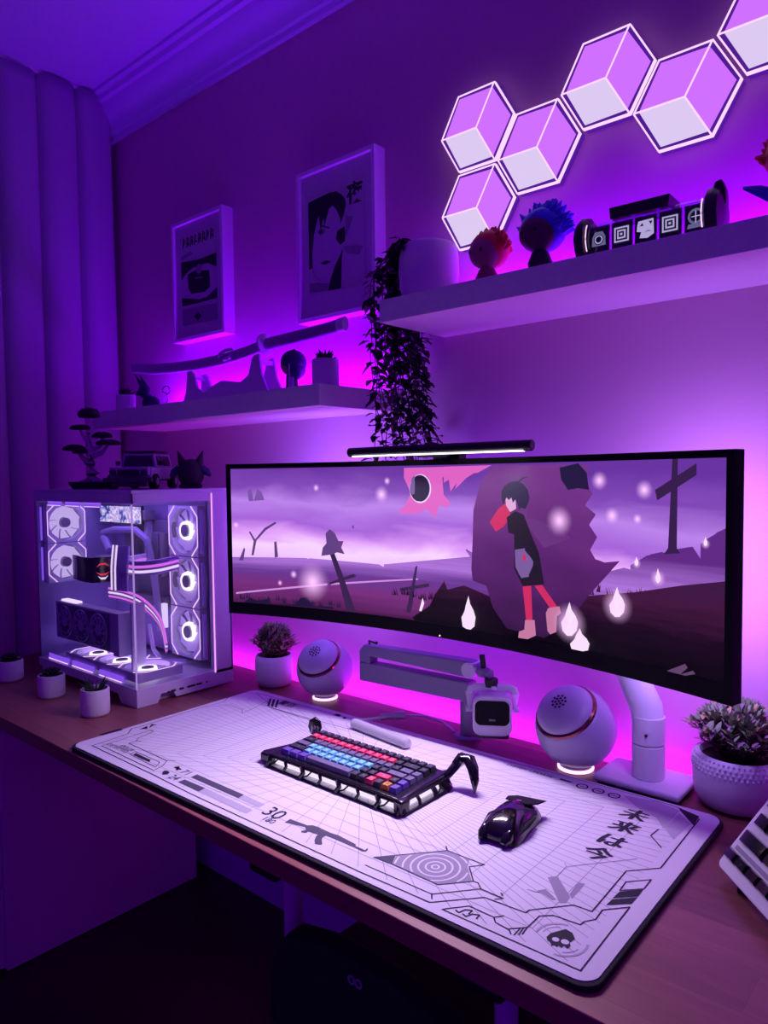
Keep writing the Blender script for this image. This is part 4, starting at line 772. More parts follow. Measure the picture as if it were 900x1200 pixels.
# graphics card mounted upright behind the glass
m = MB(); m.box(B(-1.095, -.372, .165), (.350, .034, .112)); g = m.build('graphics_card', M_pcw, pc, bevel=.004)
m = MB(); m.box(B(-1.10, -.3895, .165), (.30, .003, .10)); m.build('shroud', mat('card_dark', (.18, .15, .25), .5), g)
for x in (-1.205, -1.105, -1.005):
    m = MB()
    q = B(x, -.392, .165)
    for r in (.047, .036):
        m.lathe([(r - .0025, 0), (r, 0), (r, .003), (r - .0025, .003), (r - .0025, 0)], rot=Euler((R(90), 0, 0)), c=q, seg=32)
    m.lathe([(0, 0), (.015, 0), (.015, .003), (0, .003)], rot=Euler((R(90), 0, 0)), c=q, seg=20)
    for k in range(9):
        a = 2 * PI * k / 9
        m.face([(q[0] + .015 * math.cos(a), q[1], q[2] + .015 * math.sin(a)), (q[0] + .015 * math.cos(a + .3), q[1] - .002, q[2] + .015 * math.sin(a + .3)), (q[0] + .046 * math.cos(a + .75), q[1] - .003, q[2] + .046 * math.sin(a + .75)), (q[0] + .046 * math.cos(a + .5), q[1], q[2] + .046 * math.sin(a + .5))])
    m.build('cooling_fan', M_pcw, g)
m = MB(); m.box(B(-.905, -.372, .165), (.030, .050, .118)); m.build('end_plate', M_pcw, g, bevel=.002)
m = MB(); m.box(B(-1.20, -.372, .224), (.09, .02, .005)); m.build('card_light', emit('card_led', (255, 235, 255), 1.3), g)
# vertical mounting bracket column
m = MB(); m.box(B(-.872, -.350, .150), (.010, .040, .20)); m.build('card_bracket', M_pcw, pc, bevel=.001)
# motherboard blocks
m = MB()
for x, y, z, sx, sy, sz in ((-1.05, -.185, .33, .22, .012, .26), (-1.13, -.205, .40, .04, .04, .14), (-1.10, -.21, .475, .14, .035, .03), (-1.01, -.20, .36, .025, .02, .13), (-.985, -.20, .36, .008, .03, .13), (-.97, -.20, .36, .008, .03, .13), (-1.05, -.20, .22, .18, .02, .03)):
    m.box(B(x, y, z), (sx, sy, sz))
m.build('motherboard', M_mid, pc, bevel=.002)
m = MB()
m.box(B(-1.055, -.195, .405), (.016, .03, .13))
m.build('memory_stick', M_pcw, pc, bevel=.002)
m = MB(); m.tube([B(-1.25, -.24, .415), B(-1.18, -.24, .428), B(-1.06, -.24, .432), B(-.995, -.24, .405), B(-.972, -.235, .30), B(-.97, -.22, .14)], .011, 10); m.build('cooling_hose', M_pcin, pc)
m = MB(); m.tube([B(-1.24, -.245, .40), B(-1.18, -.27, .395), B(-1.12, -.29, .37)], .011, 10); m.build('cooling_hose', M_pcin, pc)
# pump block with wrap-round display showing red and white curves
m = MB(); m.box(B(-1.085, -.300, .325), (.10, .07, .07)); pb = m.build('pump_block', M_mid, pc, bevel=.006)
z0, z1 = .291, .362
m = MB(); P_ = [(-1.186, -.372), (-1.10, -.384), (-1.062, -.383), (-1.052, -.378), (-1.040, -.330)]
q = [[B(x, y, z0), B(x, y, z1), B(x + .003, y + .006, z1), B(x + .003, y + .006, z0)] for x, y in P_]
m.loft(q); ds = m.build('curved_display', M_blackg, pb)
def on_face(pts, mi, m, a, b, off=.0055):
    ax, ay = a; bx, by = b; nx, ny = (by - ay), -(bx - ax); l = math.hypot(nx, ny); nx, ny = nx / l * off, ny / l * off
    m.face([B(ax + (bx - ax) * u + nx, ay + (by - ay) * u + ny, z0 + (z1 - z0) * v) for u, v in pts], mi)
m = MB()
arc = lambda cx, cy, rx, ry, a0, a1, th: [(cx + rx * math.cos(R(a0 + (a1 - a0) * k / 8)), cy + ry * math.sin(R(a0 + (a1 - a0) * k / 8))) for k in range(9)] + [(cx + rx * math.cos(R(a1 + (a0 - a1) * k / 8)), cy + th + (ry * .62) * math.sin(R(a1 + (a0 - a1) * k / 8))) for k in range(9)]

for pts_, mi_ in (([(.15, .62), (.35, .78), (.65, .78), (.85, .62), (.65, .70), (.35, .70)], 0), ([(.12, .42), (.35, .28), (.65, .28), (.88, .42), (.65, .36), (.35, .36)], 0), ([(.2, .28), (.38, .12), (.62, .12), (.8, .28), (.62, .20), (.38, .20)], 1)): on_face(pts_, mi_, m, P_[3], P_[4])
m.build('display_marks', [emit('display_red', (235, 60, 80), 1.0), emit('display_white', (250, 235, 255), 1.2)], ds)
# upper display with a bright blurred picture
m = MB(); m.box(B(-1.165, -.226, .475), (.25, .008, .056)); ud = m.build('upper_display', M_blackg, pc)
_dm = bpy.data.materials.new('upper_display_picture'); _dm.use_nodes = True; _n = _dm.node_tree; _p = _n.nodes['Principled BSDF']; _p.inputs['Base Color'].default_value = (.01, .01, .01, 1)
_c = _n.nodes.new('ShaderNodeTexCoord'); _w = _n.nodes.new('ShaderNodeTexNoise'); _w.inputs['Scale'].default_value = 34; _w.inputs['Distortion'].default_value = 1.2
_r = _n.nodes.new('ShaderNodeValToRGB'); _e = _r.color_ramp; _e.elements[0].position = .34; _e.elements[0].color = (*lin((60, 60, 130)), 1); _e.elements[1].position = .62; _e.elements[1].color = (*lin((250, 248, 255)), 1)
for _q, _k in ((.44, (150, 150, 235)), (.50, (236, 232, 255)), (.55, (176, 120, 220))): _z = _e.elements.new(_q); _z.color = (*lin(_k), 1)
_n.links.new(_c.outputs['Object'], _w.inputs['Vector']); _n.links.new(_w.outputs['Fac'], _r.inputs[0]); _n.links.new(_r.outputs[0], _p.inputs['Emission Color']); _p.inputs['Emission Strength'].default_value = 1.1
m = MB(); m.box(B(-1.165, -.2306, .475), (.242, .001, .050)); m.build('display_picture', _dm, ud)
# glossy ribbon cables with light running through them
M_rib = mat('ribbon_pale', (.7, .6, .85), .15, coat=.4); M_ribl = emit('ribbon_light', (235, 120, 240), 1.1); M_ribw = emit('ribbon_white_light', (250, 225, 255), 1.2)
def ribbon(pts, wvec, n, mi_seq, name):
    m = MB(); P = [Vector(p) for p in pts]; Wv = Vector(wvec)
    # catmull subdivision
    S = []
    for i in range(len(P) - 1):
        p0 = P[max(0, i - 1)]; p1 = P[i]; p2 = P[i + 1]; p3 = P[min(len(P) - 1, i + 2)]
        for k in range(5):
            u = k / 5; S.append(.5 * ((2 * p1) + (-p0 + p2) * u + (2 * p0 - 5 * p1 + 4 * p2 - p3) * u * u + (-p0 + 3 * p1 - 3 * p2 + p3) * u ** 3))
    S.append(P[-1])
    for k in range(n):
        o = Wv * ((k + .5) / n - .5)
        m.tube([p + o for p in S], Wv.length / n * .56, 8, mi_seq[k % len(mi_seq)])
    return m.build(name, [M_rib, M_ribl, M_ribw], pc)
ribbon([B(-1.02, -.350, .262), B(-.955, -.340, .259), B(-.888, -.33, .246), B(-.845, -.315, .215), B(-.825, -.305, .18), B(-.815, -.30, .125)], (0.010, -.006, .034), 6, (0, 1, 0, 2, 0, 1), 'lit_ribbon_cable')
ribbon([B(-.99, -.25, .348), B(-.985, -.32, .342), B(-.90, -.338, .340), B(-.835, -.31, .346), B(-.825, -.25, .354)], (0, 0, .040), 6, (0, 2, 0, 1, 0, 0), 'lit_ribbon_cable')
ribbon([B(-.955, -.345, .40), B(-.955, -.352, .34), B(-.957, -.352, .275)], (.070, .010, 0), 9, (2, 0, 2, 0, 0, 0, 0, 0, 0), 'lit_ribbon_cable')
m = MB(); m.tube([B(-.98, -.25, .16), B(-.93, -.27, .10), B(-.87, -.28, .078), B(-.80, -.25, .082)], .006, 8); m.build('pale_cable', M_rib, pc)
m = MB(); m.box(B(-.955, -.215, .185), (.018, .01, .07)); m.build('board_light', emit('board_led', (235, 215, 255), 1.2), pc)
# ------------------------------------------------------------------ round speakers
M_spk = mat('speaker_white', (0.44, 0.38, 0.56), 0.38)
def speaker(label, x, y, r, face_az):
    t = thing('round_speaker', label, 'speaker', (x, y, H), face_az, 'round desk speakers')
    zc = r + .006
    tilt = Euler((0, R(40), 0))                      # grille axis leans towards the listener
    M = Matrix.Translation((0, 0, zc)) @ tilt.to_matrix().to_4x4()
    zt = r * .58; rt = math.sqrt(r * r - zt * zt)
    prof = [(r * math.sin(PI * k / 40), -r * math.cos(PI * k / 40)) for k in range(41) if -r * math.cos(PI * k / 40) < zt * .985]
    prof += [(rt, zt), (rt * .97, zt + .0008)]
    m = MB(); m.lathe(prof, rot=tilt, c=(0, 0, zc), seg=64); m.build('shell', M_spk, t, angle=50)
    m = MB(); m.lathe([(rt * .96, zt - .003), (rt * .985, zt + .0005), (rt * .965, zt + .005), (rt * .90, zt + .0075), (rt * .88, zt + .002)], rot=tilt, c=(0, 0, zc), seg=64); m.build('copper_ring', M_copper, t)
    hgt = r * .36; pr = [(rt * .90, zt + .004)] + [(rt * .90 * math.cos(PI / 2 * k / 12), zt + .006 + hgt * math.sin(PI / 2 * k / 12)) for k in range(1, 13)]
    m = MB(); m.lathe(pr, rot=tilt, c=(0, 0, zc), seg=64); m.build('dome', M_spk, t, angle=50)
    m = MB(); top = zt + .006 + hgt; zz = lambda q: zt + .006 + hgt * math.sqrt(max(0, 1 - (q / (rt * .90)) ** 2))
    for rr, n in ((0.0, 1), (.0070, 6), (.0135, 10)):
        for k in range(n):
            a = 2 * PI * k / n
            p = M @ Vector((rr * math.cos(a), rr * math.sin(a), zz(rr) - .002)); q = M @ Vector((rr * math.cos(a), rr * math.sin(a), zz(rr) + .0006))
            m.cyl(p, q, .0026, seg=8)
    m.build('sound_holes', M_black, t)
    m = MB(); m.lathe([(.0, .0), (r * .40, .0), (r * .41, .004), (r * .36, .010), (0, .010)], seg=36); m.build('foot', M_spk, t)
    m = MB(); m.lathe([(r * .412, .002), (r * .445, .002), (r * .455, .005), (r * .40, .0075), (r * .412, .002)], seg=44); m.build('light_ring', emit('speaker_ring', (252, 190, 255), 1.8), t)
    return t
speaker('white ball-shaped speaker between the leafy plant pot and the microphone arm', -.452, -.060, .0735, R(-75))
speaker('white ball-shaped speaker right of the microphone, beside the metal monitor stand', .264, -.068, .0785, R(-102))

# ------------------------------------------------------------------ boom arm and microphone
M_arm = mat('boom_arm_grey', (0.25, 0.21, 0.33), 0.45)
t = thing('boom_arm', 'low white folding boom arm standing behind the mat, left of the microphone', 'boom arm', (0.0, -.055, H))
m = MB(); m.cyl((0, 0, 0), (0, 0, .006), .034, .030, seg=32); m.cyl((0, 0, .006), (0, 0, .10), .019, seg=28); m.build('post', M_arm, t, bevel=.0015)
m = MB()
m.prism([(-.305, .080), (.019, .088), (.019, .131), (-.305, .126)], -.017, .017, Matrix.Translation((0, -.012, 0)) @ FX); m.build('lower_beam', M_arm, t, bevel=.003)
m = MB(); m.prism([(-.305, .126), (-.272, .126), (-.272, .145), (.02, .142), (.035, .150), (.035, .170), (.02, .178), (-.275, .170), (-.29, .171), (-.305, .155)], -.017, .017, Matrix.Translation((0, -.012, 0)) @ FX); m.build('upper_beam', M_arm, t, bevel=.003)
m = MB(); m.cyl((.020, -.032, .159), (.020, .008, .159), .017, seg=24); m.build('hinge', M_white, t)
m = MB(); m.cyl((.035, -.012, .159), (.072, -.020, .157), .011, .010, seg=16); m.cyl((.052, -.017, .150), (.052, -.017, .166), .014, seg=20); m.build('end_joint', M_arm, t, bevel=.001)
m = MB(); m.box((.050, -.018, .182), (.012, .007, .030), rot=Euler((0, R(-8), 0))); m.build('black_lever', M_black, t, bevel=.002)
m = MB(); m.cyl((.074, -.022, .132), (.074, -.022, .150), .0145, seg=24); m.build('locking_ring', M_black, t, bevel=.002)
m = MB(); m.tube([(-.285, -.012, .171), (-.27, -.03, .183), (-.25, -.028, .180)], .0025, 8); m.ball((-.248, -.028, .181), .004); m.build('cable_clip', M_black, t)
t = thing('microphone', 'small white box microphone with a black grille hanging in a U-shaped yoke', 'microphone', (.078, -.080, H + .118), R(32))
m = MB()
m.tube([(-.048, 0, -.036), (-.048, 0, .0), (-.045, 0, .010), (-.036, 0, .013), (.036, 0, .013), (.045, 0, .010), (.048, 0, .0), (.048, 0, -.036)], .0040, 8, flat=2.2); m.cyl((0, 0, .011), (0, 0, .018), .010); m.build('yoke', M_white, t)
for s_ in (-1, 1):
    m = MB(); m.cyl((s_ * .056, 0, -.034), (s_ * .041, 0, -.034), .0065, seg=18); m.build('side_knob', M_white, t, bevel=.001)
m = MB(); m.prism([(x, y - .041) for x, y in rrect(.082, .086, .018)], -.020, .026, FX); m.build('body', M_whiteg, t, bevel=.003)
m = MB(); m.prism([(x, y - .034) for x, y in rrect(.072, .052, .013)], .0255, .0285, FX); g = m.build('black_grille', M_matte, t, bevel=.001)
m = MB(); m.box((0, -.0288, -.048), (.013, .0008, .004)); m.build('badge', M_mid, g)
m = MB(); m.prism([(x, y - .0835) for x, y in rrect(.070, .012, .004)], -.018, .023, FX); m.build('black_base', M_black, t, bevel=.001)

# ------------------------------------------------------------------ potted plants on the desk
random.seed(11)
def bushy(t, c, rx, ry, h, n, mats=(0, 1, 2), ll=.020, lw=.008, seed=1, z0=0.0):
    rnd = random.Random(seed); st = MB(); lf = MB()
    for k in range(n):
        a = rnd.uniform(0, 2 * PI); el = rnd.uniform(.05, 1.0) ** .7
        d = Vector((math.cos(a) * rx * (1.25 - el * .9), math.sin(a) * ry * (1.25 - el * .9), h * (.35 + .65 * el)))
        p0 = Vector(c) + Vector((math.cos(a) * rx * .3, math.sin(a) * ry * .3, 0)); p2 = Vector(c) + d; p1 = p0.lerp(p2, .5) + Vector((0, 0, h * .12))
        st.tube([p0, p1, p2], .0009, 4)
        dr = (p2 - p1).normalized()
        for j in range(12):
            u = j / 11; q = p0.lerp(p1, .35 + u * 1.3) if u < .5 else p1.lerp(p2, (u - .5) * 2)
            ang = j * 2.4; side = Vector((math.cos(ang), math.sin(ang), .35)).normalized()
            lf.leaf(q, dr * .6 + side, ll * rnd.uniform(.7, 1.1), lw * rnd.uniform(.8, 1.2), mi=rnd.choice(mats))
        lf.leaf(p2, dr, ll * .8, lw * .8, mi=mats[0])
    st.build('stems', M_leafd, t); lf.build('leaves', [M_leafg, M_leafp, M_leafy], t, smooth=False)
t = thing('potted_plant', 'bushy grey-green plant in a squarish white pot beside the computer tower', 'potted plant', (-.655, -.060, H))
m = MB()
m.lathe([(0, 0), (.034, 0), (.045, .004), (.051, .020), (.0535, .050), (.053, .072), (.050, .084), (.046, .087), (.043, .084), (.043, .066), (0, .066)], seg=44); m.build('pot', M_ceramic, t, angle=60)
m = MB(); m.lathe([(0, .075), (.044, .074)], seg=20); m.build('soil', M_soil, t)
bushy(t, (0, 0, .072), .066, .052, .092, 84, (0, 0, 1, 2), .021, .009, 5)
t = thing('potted_plant', 'bushy plant with pinkish tips in a dimpled white pot at the right edge', 'potted plant', (.553, -.032, H))
m = MB(); prof = [(0, 0), (.050, 0), (.062, .005), (.070, .020), (.0735, .042), (.074, .062), (.073, .082), (.068, .091), (.062, .093), (.059, .088), (.058, .070), (0, .070)]
m.lathe(prof, seg=64); pot = m.build('pot', M_ceramic, t, angle=60)
m = MB()
for j in range(4):
    for k in range(54):
        a = 2 * PI * (k + .5 * (j % 2)) / 54; z = .089 - .0070 * j; rr = (.0690, .0722, .0733, .0737)[j]
        m.ball((rr * math.cos(a), rr * math.sin(a), z), (.0026, .0026, .0032), seg=6)
m.build('dimpled_band', M_ceramic, t)
m = MB(); m.lathe([(0, .083), (.060, .082)], seg=20); m.build('soil', M_soil, t)
bushy(t, (0, 0, .080), .082, .064, .092, 150, (0, 0, 1, 2), .021, .009, 9)

def tiny_pot(label, x, y, z, r, h, kind, seed, group=None, cat='potted plant'):
    t = thing('small_succulent', label, cat, (x, y, z), 0, group)
    m = MB(); m.lathe([(0, 0), (r * .86, 0), (r * .96, .003), (r, .008), (r, h - .004), (r * .97, h), (r * .86, h), (r * .84, h - .004), (r * .84, h * .8), (0, h * .8)], seg=32); m.build('pot', M_ceramic, t, angle=60)
    m = MB(); m.lathe([(0, h * .87), (r * .85, h * .86)], seg=16); m.build('soil', M_soil, t)
    rnd = random.Random(seed); lf = MB()
    if kind == 'agave':
        for k in range(22):
            a = 2.4 * k; el = .35 + k * .09
            d = Vector((math.cos(a), math.sin(a), el)).normalized(); p = Vector((0, 0, h * .86)); L = r * rnd.uniform(1.0, 1.25)
            lf.cyl(p, p + d * L * .55, .0025, .0050, 6); lf.cyl(p + d * L * .55, p + d * L, .0050, .0003, 6)
    elif kind == 'spiky':
        for k in range(26):
            a = rnd.uniform(0, 2 * PI); el = rnd.uniform(.7, 2.4)
            d = Vector((math.cos(a), math.sin(a), el)).normalized()
            p = Vector((math.cos(a) * r * .3, math.sin(a) * r * .3, h * .86)); L = rnd.uniform(.030, .046)
            lf.cyl(p, p + d * L, .0026, .0003, 6)
    else:
        for ring in range(4):
            for k in range(9):
                a = 2 * PI * (k + .5 * ring) / 9; el = .25 + ring * .5
                d = Vector((math.cos(a), math.sin(a), el)).normalized()
                p = Vector((0, 0, h * .88 + ring * .002)); L = r * (1.0 - ring * .12)
                lf.cyl(p, p + d * L * .6, .002, .0046, 6); lf.cyl(p + d * L * .6, p + d * L, .0046, .0004, 6)
    lf.build('leaves', M_leafd, t)
G = 'small white pots along the left of the desk'
tiny_pot('small white pot with spiky plant nearest the desk mat corner', -.806, -.510, H, .0345, .066, 'spiky', 1, G)
tiny_pot('small white pot with dark low plant in front of the tower base corner', -1.045, -.510, H, .0345, .060, 'low', 2, G)
tiny_pot('small white pot with dark low plant at the far left frame edge', -1.300, -.515, H, .036, .060, 'low', 3, G)

# ------------------------------------------------------------------ black gaming keyboard with claw-shaped side piece
KX, KY = -.033, -.390
M_case = mat('keyboard_case', (0.010, 0.009, 0.013), 0.25, coat=.3)
M_kd = mat('keycap_dark', (0.030, 0.027, 0.045), 0.5); M_kl = mat('keycap_slate', (0.16, 0.14, 0.24), 0.5); M_kp = mat('keycap_pink', (0.85, 0.06, 0.16), 0.5); M_kc = mat('keycap_cyan', (0.20, 0.55, 0.72), 0.5); M_kv = mat('keycap_violet', (0.14, 0.07, 0.42), 0.5); M_ky = mat('keycap_orange', (0.65, 0.25, 0.04), 0.5)
M_leg = {k: emit('legend_' + k, c_, 1.0) for k, c_ in dict(d=(120, 110, 160), p=(255, 150, 190), c=(170, 235, 255)).items()}
kb = thing('mechanical_keyboard', 'black keyboard with pink and cyan keycaps and an openwork glowing case', 'keyboard', (KX, KY, H + .0095), 0.0)
TL = R(3.0)
Kt = Matrix.Translation((0, 0, .024)) @ Matrix.Rotation(TL, 4, 'X')
m = MB(); m.box((0, 0, 0), (.336, .136, .010)); [setattr(v, 'co', Kt @ v.co) for v in m.bm.verts]; m.build('case_plate', M_case, kb, bevel=.003)
m = MB(); m.box((0, 0, .004), (.300, .105, .008)); m.build('inner_base', mat('keyboard_underlight', (.3, .25, .4), .5), kb)
m = MB()      # lit core seen through the openings
m.box((0, 0, .011), (.322, .122, .015)); m.build('underglow_core', emit('keyboard_underglow', (240, 222, 255), 1.1), kb)
# skirt rails with slanted struts all round
def skirt(p0, p1, n, seed):
    rnd = random.Random(seed); m = MB(); p0 = Vector(p0); p1 = Vector(p1); L = (p1 - p0).length; d = (p1 - p0) / L
    nrm = Vector((d.y, -d.x, 0))
    lo = lambda u, z: p0 + d * (L * u) + nrm * (0.010 * (1 - z / .022)) + Vector((0, 0, z))
    m.tube([lo(u / 10, .0025) for u in range(11)], .0027, 6); m.tube([lo(u / 10, .021) for u in range(11)], .0035, 6)
    u = 0.02
    for k in range(n + 1):
        uu = k / n
        m.tube([lo(uu, .0025), lo(min(1, max(0, uu + .012)), .012), lo(min(1, max(0, uu - .01)), .021)], .0034 if k % 2 else .005, 6)
        if k < n and k % 2 == 0: m.tube([lo(uu, .003), lo(uu + .35 / n, .010), lo(uu + .55 / n, .021)], .0016, 5)
    return m
cx_, cy_ = .168, .068
for a, b, n, s_ in (((-cx_, -cy_, 0), (cx_, -cy_, 0), 7, 1), ((cx_, -cy_, 0), (cx_, cy_, 0), 3, 2), ((cx_, cy_, 0), (-cx_, cy_, 0), 7, 3), ((-cx_, cy_, 0), (-cx_, -cy_, 0), 3, 4)):
    skirt(a, b, n, s_).build('openwork_skirt', M_case, kb)
m = MB(); m.prism([(-.168, -.068), (-.198, -.070), (-.204, -.056), (-.188, .0), (-.168, .03)], .002, .020); m.build('left_horn', M_case, kb, bevel=.004)
m = MB(); m.prism([(.155, -.072), (.176, -.074), (.178, -.055), (.165, -.040)], .0, .026); m.build('front_corner_piece', M_case, kb, bevel=.004)
# claw at the right rear
m = MB(); m.tube([(.150, .055, .022), (.168, .072, .026), (.176, .084, .040), (.186, .092, .054), (.202, .090, .055), (.214, .084, .044), (.222, .078, .026), (.224, .074, .004)], [.010, .010, .010, .014, .013, .011, .008, .0015], 10, flat=.8)
m.tube([(.176, .084, .044), (.180, .090, .062)], [.008, .002], 8); m.tube([(.14, .060, .016), (.166, .060, .012), (.180, .062, .002)], [.010, .011, .007], 8)
m.build('claw', M_blackg, kb)
# leaf-shaped badge at the left rear
m = MB(); lp = [(-.010, -.016), (-.016, .0), (-.013, .014), (0, .023), (.013, .014), (.016, 0), (.010, -.016), (0, -.019)]
Mb = Matrix.Translation((-.203, .090, .028)) @ Matrix.Rotation(R(25), 4, 'Z') @ FX
m.prism(lp, 0, .006, Mb); bd = m.build('round_badge', M_blackg, kb, bevel=.002)
m = MB()
for x in (-.007, 0, .007): m.prism([(x - .002, -.012), (x + .001, -.013), (x + .003, -.002), (x, .004 + (x == 0) * .003)], .0062, .0066, Mb)
m.build('badge_mark', mat('badge_white', (.7, .7, .8), .5), bd)
m = MB(); m.cyl((-.185, .070, .010), (-.198, .084, .020), .008, .006, 10); m.build('badge_mount', M_case, kb)
U = .0188
rows = [  # widths in key units, kinds: d dark, s slate, p pink, c cyan, v violet
    ([1, 1.08] + [1] * 12 + [1, 1], 'dddddddddddddddd'[:16]),
    ([1] * 13 + [2, 1], 'p' * 12 + 'd' + 'd' + 'd'),
    ([1.5] + [1] * 12 + [1.5, 1], 'd' + 's' * 11 + 'd' + 's' + 's'),
    ([1.75] + [1] * 11 + [2.25, 1], 's' + 'c' * 9 + 'dd' + 's' + 's'),
    ([2.25] + [1] * 10 + [1.75, 1, 1], 'd' + 'c' * 8 + 'dd' + 'p' + 'd' + 'v'),
    ([1.25, 1.25, 1.25, 6.25, 1, 1, 1, 1, 1, 1], 'vvvsddpdyv')]
KC = dict(d=M_kd, s=M_kl, p=M_kp, c=M_kc, v=M_kv, y=M_ky)
kc_cache = {}
for ri, (ws, ks) in enumerate(rows):
    tot = sum(ws); x = -tot * U / 2 * (16 / tot) ; sc_ = 16 / tot
    y = .0525 - ri * .0200
    for w, k in zip(ws, ks):
        wd = w * U * sc_; key = (round(wd, 4), k)
        if key not in kc_cache:
            q = MB()
            a, b = wd - .0012, .0178
            q.bm.verts.ensure_lookup_table()
            lo = [(-a / 2, -b / 2, 0), (a / 2, -b / 2, 0), (a / 2, b / 2, 0), (-a / 2, b / 2, 0)]
            hi = [(-a / 2 + .0022, -b / 2 + .0030, .0085), (a / 2 - .0022, -b / 2 + .0030, .0085), (a / 2 - .0022, b / 2 - .0014, .0085), (-a / 2 + .0022, b / 2 - .0014, .0085)]
            q.loft([lo, hi]); nm = 'c' if k == 'c' else 'p' if k == 'p' else 'd'
            if w < 3:
                q.box((-.000, .0012, .0086), (.0046, .0042, .0002), mi=1); q.box((-.0008, .0012, .0087), (.0016, .0018, .0002), mi=0)
            o = q.build('keycap', [KC[k], M_leg[nm]], kb, smooth=False); kc_cache[key] = o
        else:
            o = kc_cache[key].copy(); C.objects.link(o); o.parent = kb
        ht = .0055
        o.location = Kt @ Vector((x + wd / 2, y, ht)); o.rotation_euler = (TL, 0, 0)
        x += wd

# ------------------------------------------------------------------ mouse
t = thing('computer_mouse', 'glossy black gaming mouse lying on the mat right of the keyboard', 'computer mouse', (.302, -.375, H + .009), R(6))
m = MB(); secs = []
for y, w, h, zb in ((-.064, .016, .016, .006), (-.060, .026, .022, .002), (-.050, .031, .028, 0), (-.030, .032, .035, 0), (-.008, .030, .039, 0), (.015, .0285, .038, 0), (.035, .029, .033, 0), (.050, .029, .026, .001), (.058, .024, .018, .002), (.062, .014, .012, .004)):
    s_ = []
    for k in range(20):
        a = 2 * PI * k / 20; c_, q_ = math.cos(a), math.sin(a)
        z = (zb if q_ < 0 else 0) + (h * abs(q_) ** .75 if q_ >= 0 else 0)
        x = w * (abs(c_) ** .6) * (1 if c_ >= 0 else -1) * (1.0 if q_ < .2 else 1 - .22 * q_)
        s_.append((x, y, max(z, zb)))
    secs.append(s_)
m.loft(secs)
for v in m.bm.verts: v.co.x *= 1.13
m.build('shell', M_blackg, t, angle=60)
for s_ in (-1, 1):
    m = MB(); m.tube([(s_ * .030, -.045, .012), (s_ * .033, -.01, .017), (s_ * .031, .025, .014)], [.002, .0045, .002], 8); m.build('side_grip', M_rubber, t)
m = MB(); m.loft([[(-.020, .02, .0365), (.020, .02, .0365), (.020, .02, .0345), (-.020, .02, .0345)], [(-.027, .045, .030), (.027, .045, .030), (.027, .045, .027), (-.027, .045, .027)], [(-.020, .068, .024), (.032, .070, .026), (.032, .070, .0245), (-.020, .068, .022)]]); m.build('rear_wing', M_matte, t, bevel=.001)
for s_ in (-1, 1):
    m = MB(); m.tube([(s_ * .018, -.050, .012), (s_ * .020, -.062, .010), (s_ * .019, -.070, .006)], [.011, .009, .005], 10); m.build('front_prong', M_blackg, t)
m = MB(); m.ball((-.010, -.0585, .016), (.008, .003, .003), seg=10); m.build('red_sensor', mat('mouse_red', (.4, .03, .02), .3), t)

# wrist-rest-like cable connector and coiled lead behind the keyboard
t = thing('tube_rest', 'short pale rounded tube lying on the mat behind the keyboard', 'tube', (-.133, -.206, H + .0205), R(-7))
m = MB(); m.cyl((-.090, 0, 0), (.090, 0, 0), .0115, seg=24); m.build('tube', mat('pale_tube_grey', (.55, .52, .62), .5), t, bevel=.005)
m = MB(); m.cyl((.0905, 0, 0), (.092, 0, 0), .009, seg=20); m.build('end_cap', M_white, t)
t = thing('keyboard_cable', 'pale cable with a thick metal connector running behind the pale tube', 'cable', (-.20, -.11, H + .015))
m = MB(); m.tube([(-.04, -.050, .0), (-.015, -.030, .002), (-.002, -.012, .004)], .003, 8); m.tube([(.035, .028, .006), (.08, .055, .006), (.12, .062, .0), (.15, .055, -.008), (.165, .05, -.012)], .003, 8); m.build('lead', M_white, t)
m = MB(); m.cyl((-.004, -.014, .004), (.020, .012, .006), .0075, seg=18); m.cyl((.020, .012, .006), (.036, .029, .006), .0095, seg=18); m.build('connector', mat('connector_grey', (.55, .52, .6), .3, metal=.4), t, bevel=.001)

# ------------------------------------------------------------------ second keyboard, white case, tilted, right edge
d_ = Vector((.672, -.740, 0)).normalized(); e_ = Vector((.740, .672, 0)).normalized(); v_ = (e_ * .62 + Vector((0, 0, .785))).normalized(); n_ = v_.cross(d_).normalized()
if n_.z < 0: n_ = -n_
t = thing('white_keyboard', 'white-cased keyboard with black keys leaning at a steep tilt at the right edge', 'keyboard', (0.598, -.298, H + .022))
Mk = Matrix((( d_.x, v_.x, n_.x, 0), (d_.y, v_.y, n_.y, 0), (d_.z, v_.z, n_.z, 0), (0, 0, 0, 1)))
m = MB(); m.prism([(x + .185, y + .070) for x, y in rrect(.370, .145, .010)], -.016, 0, Mk); m.build('case', M_white, t, bevel=.002)
m = MB()
m.prism([(.010, .032), (.36, .032), (.36, .0385), (.010, .0385)], -.001, .0004, Mk); m.build('groove', mat('groove_grey', (.33, .3, .38), .5), t)
def cap(x0, x1, y0, y1, h=.007):
    q = MB(); i = .0025
    q.loft([[Mk @ Vector(p) for p in ((x0, y0, 0), (x1, y0, 0), (x1, y1, 0), (x0, y1, 0))], [Mk @ Vector(p) for p in ((x0 + i, y0 + i, h), (x1 - i, y0 + i, h), (x1 - i, y1 - i * .6, h), (x0 + i, y1 - i * .6, h))]])
    q.build('keycap', M_blackg, t, smooth=False)
for k in range(12): cap(.004 + .029 * k, .031 + .029 * k, .014, .030)
cap(.012, .068, .044, .066)
for k in range(9): cap(.072 + .031 * k, .101 + .031 * k, .044, .066)
for k in range(11): cap(.014 + .031 * k, .043 + .031 * k, .076, .097)
for k in range(11): cap(.014 + .031 * k, .043 + .031 * k, .106, .126)
m = MB()
